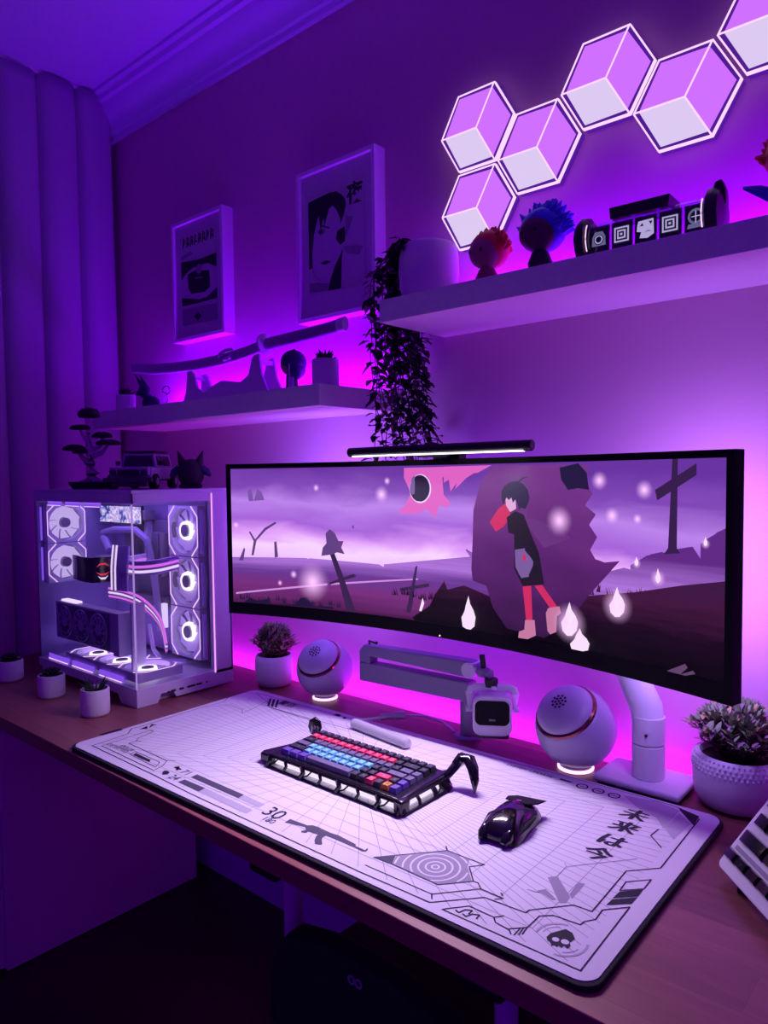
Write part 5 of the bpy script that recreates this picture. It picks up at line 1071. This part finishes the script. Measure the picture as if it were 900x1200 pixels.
for s0 in (.04, .32):
    p = Mk @ Vector((s0, .10, -.016)); m.box((p.x + n_.x * -.0, p.y, (p.z - .022) / 2), (.014, .014, p.z + .022))
    p = Mk @ Vector((s0, .012, -.014)); m.box((p.x, p.y, (p.z - .022) / 2 ), (.014, .014, max(.004, p.z + .022)))
m.build('rear_feet', M_black, t)
# ------------------------------------------------------------------ trailing plant on the high shelf
random.seed(21)
ZU, ZL = H + .962, H + .797
t = thing('trailing_plant', 'dark trailing vine in a rounded white pot, hanging far below the shelf end', 'potted plant', (-.072, -.092, ZU))
m = MB(); m.lathe([(0, 0), (.048, 0), (.057, .006), (.063, .030), (.066, .060), (.065, .095), (.061, .118), (.055, .123), (.050, .119), (.050, .10), (0, .10)], seg=44); m.build('pot', M_ceramic, t, angle=60)
m = MB(); m.lathe([(0, .105), (.050, .104)], seg=20); m.build('soil', M_soil, t)
st = MB(); lf = MB(); rnd = random.Random(5)
def vine(pts, dens, ls):
    P = [Vector(p) for p in pts]; S = []
    for i in range(len(P) - 1):
        p0 = P[max(0, i - 1)]; p1 = P[i]; p2 = P[i + 1]; p3 = P[min(len(P) - 1, i + 2)]
        for k in range(5):
            u = k / 5; S.append(.5 * ((2 * p1) + (-p0 + p2) * u + (2 * p0 - 5 * p1 + 4 * p2 - p3) * u * u + (-p0 + 3 * p1 - 3 * p2 + p3) * u ** 3))
    S.append(P[-1]); st.tube(S, .0011, 5)
    L = 0; nxt = .01
    for a, b in zip(S, S[1:]):
        L += (b - a).length
        while L > nxt:
            ang = rnd.uniform(0, 2 * PI); d = Vector((math.cos(ang), math.sin(ang) , rnd.uniform(-1.1, .15)))
            p = b + d.normalized() * .004
            l = ls * rnd.uniform(.75, 1.2)
            lf.leaf(p, d, l, l * .62, curl=.3); nxt += dens
# over the rim, down over the left end of the shelf and on below it (coordinates from the pot base)
for k in range(30):
    a = R(rnd.uniform(130, 235)); r0 = .045
    ex = -.094 - rnd.uniform(0, .054); ey = rnd.uniform(-.045, .105)
    zend = -rnd.choice([.02, .04, .12, .18, .22, .24, .26, .30, .33, .35])
    if k % 3 == 0: zend = -rnd.uniform(.24, .36)
    sx = rnd.uniform(-.010, .050)
    pts = [(r0 * math.cos(a), r0 * math.sin(a), .108), (.068 * math.cos(a), .068 * math.sin(a), .132), (ex * .95, ey * .8, .10 + rnd.uniform(-.03, .02)), (ex, ey, .03), (ex + .004, ey, -.055)]
    z = -.055; x = ex; y = ey
    while z > zend:
        z -= .05; x += (sx - ex * .12) * .22 + rnd.uniform(-.006, .006); y += rnd.uniform(-.008, .008); pts.append((x, y, z))
    vine(pts, .0115, .029)
for k in range(8):        # short shoots standing above the rim
    a = R(rnd.uniform(95, 200)); vine([(.03 * math.cos(a), .03 * math.sin(a), .105), (.045 * math.cos(a), .045 * math.sin(a), .135), (.06 * math.cos(a), .06 * math.sin(a), .142 + rnd.uniform(-.01, .012))], .009, .016)
st.build('vines', M_leafd, t); lf.build('leaves', M_leafd, t, smooth=False)

# ------------------------------------------------------------------ figurines (plain big-headed toys)
def spiky_toy(label, x, y, z, rz, hr, H_, hair, skin, cloth, seed, spikes, sl=.3):
    t = thing('figurine', label, 'figurine', (x, y, z), rz, 'big-headed figurines')
    zh = H_ - hr * 1.05
    m = MB(); m.lathe([(0, 0), (.024, 0), (.026, .008), (.022, .020), (.024, (zh - hr) * .75), (.016, zh - hr * .8), (0, zh - hr * .6)], seg=24); m.tube([(-.013, 0, .030), (-.022, -.004, .020), (-.026, -.012, .012)], .0055, 8); m.tube([(.013, 0, .030), (.022, -.004, .020), (.026, -.012, .012)], .0055, 8)
    m.build('body', cloth, t)
    m = MB(); m.ball((0, -.001, zh), (hr * .88, hr * .80, hr * .78), seg=24); hd = m.build('head', skin, t)
    m = MB()
    for s_ in (-1, 1): m.ball((s_ * hr * .35, -hr * .76, zh - hr * .05), (.0038, .0018, .0045), seg=10)
    m.build('eyes', M_black, hd)
    m = MB(); m.ball((0, hr * .20, zh + hr * .14), (hr * 1.0, hr * .92, hr * .90), seg=24)
    rnd = random.Random(seed)
    for k in range(spikes):
        a = rnd.uniform(-.35, PI + .35); el = rnd.uniform(-.15, 1.45)
        d = Vector((math.cos(a) * math.cos(el), math.sin(a) * math.cos(el), math.sin(el)))
        p = Vector((0, hr * .15, zh + hr * .12)) + Vector((d.x * hr * .92, d.y * hr * .84, d.z * hr * .84))
        up_ = (d + Vector((0, .15, .35))).normalized()
        m.cyl(p, p + up_ * hr * rnd.uniform(.7, 1.25) * sl * 1.2, hr * (.12 + sl * .22), .0010, 7)
    m.build('hair', hair, t)
    return t
M_red = mat('toy_red', (.75, .05, .02), .5); M_blue = mat('toy_blue', (.02, .06, .62), .5); M_navy = mat('toy_navy', (.015, .02, .10), .5); M_skin = mat('toy_skin', (.38, .20, .16), .5); M_dkc = mat('toy_dark_cloth', (.02, .015, .03), .6); M_pinkc = mat('toy_dull_pink', (.35, .08, .12), .6)
spiky_toy('figurine with tufted bright red hair on the high shelf, next to the white pot', .083, -.100, ZU, R(-12), .043, .120, M_red, M_skin, M_pinkc, 2, 170, .20)
spiky_toy('figurine with spiky deep blue hair on the high shelf, left of the display clock', .203, -.098, ZU, R(-10), .047, .137, M_blue, mat('toy_shadow_skin', (.12, .06, .07), .6), M_dkc, 3, 110, .34)
t = spiky_toy('figurine with dark red hair, cut off by the right frame edge', .640, -.10, ZU, R(10), .042, .150, M_red, M_skin, M_dkc, 6, 120, .28)
m = MB(); m.loft([[(x, y, z) for x, y, z in q] for q in ([(-.070, -.004, .072), (-.070, 0, .075), (-.070, .004, .072), (-.070, 0, .070)], [(-.045, -.008, .060), (-.045, 0, .072), (-.045, .008, .060), (-.045, 0, .052)], [(-.010, -.010, .038), (-.010, 0, .056), (-.010, .010, .038), (-.010, 0, .026)])]); m.build('blue_cape', M_blue, t)
t = thing('figurine', 'dark blue round-haired figurine on the lower shelf, beside the succulent pot', 'figurine', (-.520, -.095, ZL), R(-45), 'big-headed figurines')
m = MB(); m.lathe([(0, 0), (.022, 0), (.023, .006), (.016, .020), (.015, .05), (0, .055)], seg=20); m.build('body', M_dkc, t)
m = MB(); m.ball((0, 0, .078), (.032, .029, .029), seg=24); m.build('head', M_skin, t)
m = MB(); m.ball((0, .005, .083), (.037, .034, .033), seg=24)
m.ball((0, .010, .066), (.034, .026, .026), seg=18)
for k in range(5): m.cyl((-.014 + .007 * k, .002 * k, .108), (-.016 + .0075 * k, .002 * k, .1175), .007, .0006, 6)
m.build('hair', M_navy, t)
m = MB(); m.tube([(.022 + .022 * math.cos(a), -.004, .058 + .022 * math.sin(a)) for a in [R(-100 + 20 * k) for k in range(10)]], .0014, 6); m.box((.046, .0, .020), (.014, .014, .04)); m.build('ring_and_post', mat('toy_pale', (.5, .4, .7), .4), t)

# small pots on the lower shelf
tiny_pot('white pot with a star-shaped succulent near the right end of the lower shelf', -.385, -.105, ZL, .0335, .075, 'agave', 7)
tiny_pot('small white pot with a pointed succulent at the left end of the lower shelf', -1.232, -.160, ZL, .030, .052, 'agave', 8)

# dark blue creature with a curled tail
t = thing('animal_figurine', 'dark blue long-eared animal figurine with a curled tail on the lower shelf', 'figurine', (-1.135, -.130, ZL), R(30))
m = MB(); m.ball((0, 0, .022), (.030, .020, .022)); m.ball((-.018, -.006, .058), (.020, .018, .022)); m.tube([(-.006, 0, .03), (-.014, -.003, .05)], .014, 10); m.ball((-.034, -.012, .052), (.010, .008, .008)); m.ball((.012, -.014, .008), (.020, .010, .008)); m.ball((.012, .014, .008), (.020, .010, .008)); m.build('body', M_navy, t)
for s_ in (-1, 1):
    m = MB(); m.cyl((-.020, s_ * .010, .070), (-.044, s_ * .016, .112), .0095, .001, 8); m.build('ear', M_navy, t)
m = MB(); pts = [(.028, 0, .010), (.045, 0, .012), (.056, 0, .028), (.052, 0, .050)] + [(.052 + .013 * math.cos(a) - .0, 0, .060 + .013 * math.sin(a)) for a in [R(200 - 35 * k) for k in range(9)]]
m.tube(pts, .0018, 6); m.build('curled_tail', M_navy, t)

# katana on its stand
M_kat = mat('sword_white', (.72, .66, .76), .4)
t = thing('sword_stand', 'white double-post sword stand with a wavy front board on the lower shelf', 'stand', (-.800, -.085, ZL))
m = MB()
pf = [(-.20, 0), (-.175, .045), (-.165, .105), (-.150, .105), (-.135, .095), (-.118, .052), (-.085, .036), (-.045, .050), (0, .062), (.045, .056), (.085, .050), (.120, .066), (.138, .110), (.150, .118), (.166, .118), (.176, .062), (.21, 0)]
m.prism(pf, -.004, .004, Matrix.Translation((0, -.022, 0)) @ FX); m.build('front_board', M_kat, t, bevel=.0015)
m = MB(); m.prism([(x, y * .95) for x, y in pf], -.004, .004, Matrix.Translation((0, .030, 0)) @ FX); m.build('rear_board', M_kat, t, bevel=.0015)
m = MB(); m.box((-.158, .004, .086), (.014, .06, .012)); m.box((.158, .004, .098), (.014, .06, .012)); m.box((0, .004, .012), (.30, .06, .012)); m.build('cross_bar', M_kat, t, bevel=.001)
t = thing('katana', 'long curved sword in a pale scabbard resting on the white stand', 'sword', (-.800, -.085, ZL))
m = MB(); secs = []
ax = lambda x: .148 + .010 * ((x + .18) / .34) ** 2 + .022 * max(0, x) + .0
def rnd_sec(x, z, w, h): return [(x, .004 + w * math.cos(a), z + h * math.sin(a)) for a in [2 * PI * k / 12 for k in range(12)]]
ctr = [(-.520, .158), (-.40, .142), (-.28, .134), (-.16, .130), (-.02, .132), (.08, .140), (.158, .150)]
for x, z in ctr: secs.append(rnd_sec(x, z - .004, .008, .0165))
m.loft(secs); m.build('scabbard', mat('scabbard_violet_white', (.42, .34, .50), .35), t, angle=60)
m = MB(); m.tube([(x, -.0045, z - .0185) for x, z in ctr], .0012, 6); m.build('painted_lit_edge', M_whiteg, t)  # white line stands in for light catching the scabbard's lower edge
m = MB(); m.cyl((.158, .004, .146), (.164, .004, .147), .030, seg=28); m.build('guard', M_kat, t, bevel=.001)
m = MB(); m.loft([rnd_sec(x, z, .010, .0165) for x, z in ((.166, .147), (.26, .150), (.36, .153), (.440, .158))]); hd = m.build('handle', mat('handle_wrap', (.30, .22, .38), .6, bump=.4, bscale=120), t, angle=60)
m = MB(); m.loft([rnd_sec(x, z, .0115, .018) for x, z in ((.438, .158), (.462, .160))]); m.build('pommel', M_kat, hd)
m = MB(); m.tube([(-.03, -.010, .134), (-.015, -.013, .142), (0, -.008, .150), (.012, .004, .152), (.02, .014, .140), (.012, -.008, .126), (-.005, -.012, .122)], .005, 8); m.build('cord_knot', M_kat, t)

# ------------------------------------------------------------------ retro display clock
t = thing('display_clock', 'black tube-shaped clock with five glowing square displays on the high shelf', 'clock', (.412, -.092, ZU + .0), R(2))
zc = .046
M_clear = bpy.data.materials.new('clear_tube'); M_clear.use_nodes = True
_nt = M_clear.node_tree; _bb = _nt.nodes['Principled BSDF']; _t2 = _nt.nodes.new('ShaderNodeBsdfTransparent'); _t2.inputs['Color'].default_value = (.75, .6, .9, 1)
_g2 = _nt.nodes.new('ShaderNodeBsdfGlossy'); _g2.inputs['Roughness'].default_value = .08; _f2 = _nt.nodes.new('ShaderNodeFresnel'); _f2.inputs['IOR'].default_value = 1.45; _m2 = _nt.nodes.new('ShaderNodeMixShader')
_g4 = _nt.nodes.new('ShaderNodeNewGeometry'); _m4 = _nt.nodes.new('ShaderNodeMath'); _m4.operation = 'SUBTRACT'; _m4.use_clamp = True; _nt.links.new(_f2.outputs[0], _m4.inputs[0]); _nt.links.new(_g4.outputs['Backfacing'], _m4.inputs[1]); _nt.links.new(_m4.outputs[0], _m2.inputs[0]); _nt.links.new(_t2.outputs[0], _m2.inputs[1]); _nt.links.new(_g2.outputs[0], _m2.inputs[2]); _nt.links.new(_m2.outputs[0], _nt.nodes['Material Output'].inputs['Surface']); _nt.nodes.remove(_bb)
m = MB(); m.cyl((-.106, 0, zc), (.106, 0, zc), .033, seg=40, caps=False); m.build('clear_tube', M_clear, t)
for s_ in (-1, 1):
    m = MB(); R0 = Euler((0, R(90) * s_, 0))
    m.lathe([(0, .100), (.036, .100), (.045, .104), (.046, .113), (.040, .122), (.020, .128), (0, .128)], rot=R0, c=(0, 0, zc), seg=12); e = m.build('end_cap', M_black, t, bevel=.001)
    m = MB(); m.tube([(s_ * (.099), -.038 * math.cos(a) * .0 - .040 * math.cos(a), zc + .040 * math.sin(a)) for a in [R(-35 + 7 * k) for k in range(11) if k not in (6, 7)]], .0011, 6); m.build('lit_arc', emit('clock_arc', (255, 200, 255), 1.3), e)
m = MB(); m.prism([(.098, .060), (.112, .100), (.122, .102), (.128, .085), (.130, .060)], -.01, .01, FX); m.build('fin', M_black, t, bevel=.002)
m = MB(); m.prism([(-.058, .072), (.042, .072), (.046, .092), (-.060, .092)], -.030, .030, FX); m.build('top_cap', M_black, t, bevel=.002)
m = MB(); m.box((0, .002, .006), (.10, .05, .012)); m.build('foot', M_black, t, bevel=.002)
M_scr = emit('clock_display_dark', (20, 18, 34), .6); M_px = emit('clock_display_pixels', (200, 205, 225), 1.0); M_px2 = emit('clock_display_dim', (130, 140, 165), .7)
for k in range(5):
    x = -.084 + .042 * k
    m = MB(); m.box((x, -.012, zc), (.037, .006, .046)); d = m.build('display', M_blackg, t, bevel=.001)
    m = MB(); yy = -.0152
    sq = lambda a, mi, dy=0, b=None: m.prism([(x - a, zc - (b or a)), (x + a, zc - (b or a)), (x + a, zc + (b or a)), (x - a, zc + (b or a))], -yy + dy, -yy + dy + .0002, FX, mi)
    circ = lambda r, mi, dy, cz=0: m.prism([(x + r * math.cos(a), zc + cz + r * math.sin(a)) for a in [2 * PI * q / 20 for q in range(20)]], -yy + dy, -yy + dy + .0002, FX, mi)
    if k in (1, 3):
        for j in range(6): sq(.0160 - .0028 * j, j % 2, .0003 * j)
    elif k == 0:
        m.prism([(x - .013, zc - .012), (x + .013, zc - .012), (x + .012, zc + .004), (x + .007, zc + .013), (x - .007, zc + .013), (x - .012, zc + .004)], -yy, -yy + .0002, FX, 2); circ(.009, 0, .0003, -.001); circ(.0075, 1, .0006, -.001); circ(.0055, 0, .0009, -.001)
    elif k == 4:
        circ(.013, 2, 0, .003); m.prism([(x - .014, zc - .016), (x + .014, zc - .016), (x + .012, zc - .009), (x - .012, zc - .009)], -yy, -yy + .0002, FX, 2); circ(.009, 0, .0003, .003)
        m.prism([(x - .0008, zc - .008), (x + .0008, zc - .008), (x + .0008, zc + .012), (x - .0008, zc + .012)], -yy + .0006, -yy + .0008, FX, 1); m.prism([(x - .007, zc + .002), (x + .007, zc + .002), (x + .007, zc + .0035), (x - .007, zc + .0035)], -yy + .0006, -yy + .0008, FX, 1)
    else:
        m.prism([(x - .014, zc + .008), (x - .012, zc + .015), (x + .014, zc + .016), (x + .015, zc - .010), (x + .004, zc - .016), (x - .010, zc - .014), (x - .007, zc - .004), (x - .015, zc - .002)], -yy, -yy + .0002, FX, 1)
        m.prism([(x - .010, zc + .006), (x - .005, zc + .011), (x - .003, zc + .006)], -yy + .0003, -yy + .0005, FX, 0); m.prism([(x + .006, zc + .012), (x + .012, zc + .012), (x + .010, zc + .006)], -yy + .0003, -yy + .0005, FX, 0); m.prism([(x - .002, zc - .005), (x + .006, zc - .003), (x + .012, zc - .006), (x + .006, zc - .0045)], -yy + .0003, -yy + .0005, FX, 0)
    m.build('display_graphic', [M_scr, M_px, M_px2], d, smooth=False)

# ------------------------------------------------------------------ things on top of the tower
ZP = H + .555
t = thing('bonsai_model', 'model bonsai tree with flat dark leaf pads in a low black tray, on the tower', 'model tree', (-1.130, -.335, ZP), R(20))
m = MB(); m.lathe([(0, 0), (.052 * 1.2, 0), (.064 * 1.2, .018), (.066 * 1.2, .022), (.060 * 1.2, .022), (0, .019)], seg=4, rot=Euler((0, 0, R(45))), sx=1, sy=1); o = m.build('tray', M_black, t, smooth=False); o.scale = (1.0, .62, 1)
M_bark = mat('bonsai_trunk', (.52, .40, .55), .6)
m = MB(); m.tube([(0, 0, .018), (.006, 0, .045), (-.004, 0, .075), (.010, 0, .100), (-.006, 0, .130), (-.004, 0, .165)], [.034, .020, .016, .012, .010, .006], 10)
m.tube([(-.004, 0, .075), (-.030, 0, .092), (-.050, 0, .112)], [.010, .007, .004], 8); m.tube([(.010, 0, .098), (.042, 0, .105), (.064, 0, .128)], [.010, .007, .004], 8); m.tube([(.002, 0, .110), (.028, .01, .125), (.034, .012, .148)], [.008, .006, .004], 8); m.tube([(-.006, 0, .135), (-.028, 0, .158), (-.034, 0, .172)], [.007, .004, .003], 8)
m.tube([(.0, 0, .03), (.030, .004, .02), (.040, .006, .019)], [.014, .008, .003], 8); m.build('trunk', M_bark, t)
for x, y, z, rx, rz_ in ((-.002, 0, .215, .034, .022), (-.036, .0, .178, .033, .011), (.034, .012, .153, .032, .013), (.066, 0, .131, .038, .012), (-.060, 0, .118, .036, .014), (-.028, -.01, .108, .026, .012)):
    m = MB(); m.ball((x, y, z), (rx, rx * .8, rz_), seg=18)
    for v in m.bm.verts:
        if v.co.z < z - rz_ * .3: v.co.z = z - rz_ * .3
    rn = random.Random(int(x * 1e4))
    for v in m.bm.verts: v.co += Vector((rn.uniform(-1, 1), rn.uniform(-1, 1), rn.uniform(-.6, .6))) * .0016
    m.build('leaf_pad', M_leafd, t, smooth=False)

# off-road toy car
t = thing('toy_car', 'pale boxy toy off-road car standing on the tower beside the bonsai', 'toy car', (-.975, -.268, ZP), R(38))
M_car = mat('toy_car_grey', (.42, .34, .50), .35); M_cw = mat('toy_car_window', (.03, .025, .05), .15)
# car faces local -y, width along x
m = MB(); m.box((0, .03, .043), (.118, .200, .034)); m.box((0, -.055, .050), (.110, .060, .022)); m.build('body', M_car, t, bevel=.003)
m = MB(); m.prism([(-.052, .060), (.052, .060), (.044, .100), (-.044, .100)], -.115, .010, FX); m.build('cabin', M_car, t, bevel=.003)
m = MB(); m.prism([(-.044, .064), (.044, .064), (.038, .094), (-.038, .094)], .0105, .0118, FX); 
m.prism([(-.005, .064), (.0, .064), (.0, .064 + .001), (-.005, .064 + .001)], .0105, .0118, FX)
m.build('windscreen', M_cw, t)
for s_ in (-1, 1):
    for a, b in ((-.004, .040), (.046, .100)):
        m = MB(); m.face([(s_ * .0525, a, .066), (s_ * .0525, b, .066), (s_ * .0460, b, .093), (s_ * .0460, a + .006, .093)]); m.build('side_window', M_cw, t, solid=.001)
m = MB(); m.box((0, -.090, .026), (.136, .014, .012)); m.box((0, -.086, .0135), (.100, .010, .012)); m.build('bumper', M_grey, t, bevel=.002)
m = MB(); m.box((0, -.0865, .045), (.060, .004, .018)); m.build('grille', M_black, t)
for s_ in (-1, 1):
    m = MB(); m.cyl((s_ * .043, -.085, .046), (s_ * .043, -.089, .046), .009, seg=18); m.build('headlight', M_cw, t)
m = MB(); m.box((0, .045, .1035), (.080, .11, .003)); m.tube([(-.045, -.01, .106), (-.045, .10, .106), (.045, .10, .106), (.045, -.01, .106)], .0018, 6, closed=True); m.build('roof_rack', M_grey, t)
for x in (-.058, .058):
    for y in (-.052, .098):
        m = MB(); m.cyl((x - .010, y, .021), (x + .010, y, .021), .021, seg=24); w_ = m.build('wheel', M_rubber, t, bevel=.002)
        m = MB(); m.cyl((x + (.0105 if x > 0 else -.0115), y, .021), (x + (.0115 if x > 0 else -.0105), y, .021), .011, seg=16); m.build('hubcap', M_mid, w_)
m = MB(); m.box((0, .022, .026), (.106, .21, .008)); m.build('chassis', M_black, t)
for s_ in (-1, 1):
    m = MB(); m.box((s_ * .063, -.004, .073), (.012, .004, .012)); m.build('wing_mirror', M_grey, t, bevel=.001)

# squat dark toy
t = thing('animal_figurine', 'squat black toy with two pointed ears sitting on the tower next to the car', 'figurine', (-.875, -.168, ZP), R(45))
m = MB(); m.ball((0, 0, .042), (.038, .032, .042), seg=24); m.ball((-.018, -.008, .006), (.015, .016, .008)); m.ball((.018, -.008, .006), (.015, .016, .008)); m.build('body', M_dkc, t)
for s_ in (-1, 1):
    m = MB(); m.cyl((s_ * .022, 0, .070), (s_ * .036, 0, .108), .014, .001, 12); m.build('ear', M_dkc, t)
    m = MB(); m.tube([(s_ * .030, -.004, .056), (s_ * .046, -.006, .046), (s_ * .056, -.006, .034)], [.013, .011, .004], 10); m.build('arm', M_navy, t)
P_DESK, P_SHU, P_SHL, P_MBL, P_MBR, P_MBC, P_BAR, P_PC, P_PC2, P_FILL, P_WORLD = 7.5, 5.5, 6.0, 3.0, 3.2, 1.6, 4.2, 0.7, 0.6, 0.7, 0.28
# ------------------------------------------------------------------ light
# strip behind the desk edge, washing up the wall
area('desk_strip_light', (-.1, .030, H - .028), (R(180 + 12), 0, 0), 2.6, .02, P_DESK, (0.55, 0.012, 1.0))
# strips on both shelves, washing up the wall
area('high_shelf_strip_light', (.56, -.005, H + .967), (R(180 - 14), 0, 0), 1.3, .02, P_SHU, (0.27, 0.0, 1.0))
area('low_shelf_strip_light', (-.80, -.005, H + .802), (R(180 - 14), 0, 0), 1.0, .02, P_SHL, (0.24, 0.0, 1.0))
# lamps on the back of the monitor, facing the wall
area('monitor_back_light', (-.44, -.155, H + .47), (R(90), 0, 0), .22, .24, P_MBL, (0.30, 0.14, 1.0))
area('monitor_back_light', (.52, -.175, H + .43), (R(90), 0, 0), .16, .30, P_MBR, (0.44, 0.24, 1.0))
area('monitor_back_light', (.02, -.08, H + .40), (R(90), 0, 0), .30, .16, P_MBC, (0.20, 0.0, 1.0))
# light bar on the monitor, shining down on the mat
area('light_bar_light', (.006, -.199, H + .6235), (R(-32), 0, 0), .43, .02, P_BAR, (0.84, 0.64, 1.0), 130)
# hidden tower lighting: top inside of the case
area('tower_light', (-1.04, -.29, H + .520), (0, 0, 0), .44, .16, P_PC, (0.36, 0.20, 1.0))
area('tower_light', (-1.04, -.30, H + .070), (R(180), 0, 0), .44, .12, P_PC2, (0.45, 0.25, 1.0))
# unseen fill light added under the ceiling, dim violet
area('added_fill_light', (.9, -1.8, H + 1.92), (0, 0, 0), .5, .5, P_FILL, (0.30, 0.02, 1.0))
w = bpy.data.worlds.new('World'); sc.world = w; w.use_nodes = True
w.node_tree.nodes['Background'].inputs['Color'].default_value = (0.22, 0.0, 1.0, 1); w.node_tree.nodes['Background'].inputs['Strength'].default_value = P_WORLD

# ------------------------------------------------------------------ camera
cam = bpy.data.cameras.new('camera'); co = bpy.data.objects.new('camera', cam); C.objects.link(co)
cam.sensor_fit = 'VERTICAL'; cam.sensor_height = 24.0; cam.lens = 853.55 * 24 / 1200; cam.clip_start = .02
yaw, pitch, roll = .715218, -.0508798, -.0121277
f = Vector((-math.sin(yaw), math.cos(yaw), 0)); r_ = Vector((math.cos(yaw), math.sin(yaw), 0)); u_ = Vector((0, 0, 1))
f2 = f * math.cos(pitch) + u_ * math.sin(pitch); u2 = -f * math.sin(pitch) + u_ * math.cos(pitch)
r3 = r_ * math.cos(roll) + u2 * math.sin(roll); u3 = -r_ * math.sin(roll) + u2 * math.cos(roll)
co.matrix_world = Matrix(((r3.x, u3.x, -f2.x, .911019), (r3.y, u3.y, -f2.y, -1.383327), (r3.z, u3.z, -f2.z, H + .586140), (0, 0, 0, 1)))
sc.camera = co
sc.view_settings.view_transform = 'Standard'; sc.view_settings.look = 'None'; sc.view_settings.gamma = 1; sc.view_settings.use_curve_mapping = False
sc.view_settings.exposure = 0.0
sc.cycles.use_denoising = True; sc.cycles.max_bounces = 8; sc.cycles.transparent_max_bounces = 16; sc.cycles.sample_clamp_indirect = 4.0
sc.cycles.caustics_reflective = False; sc.cycles.caustics_refractive = False
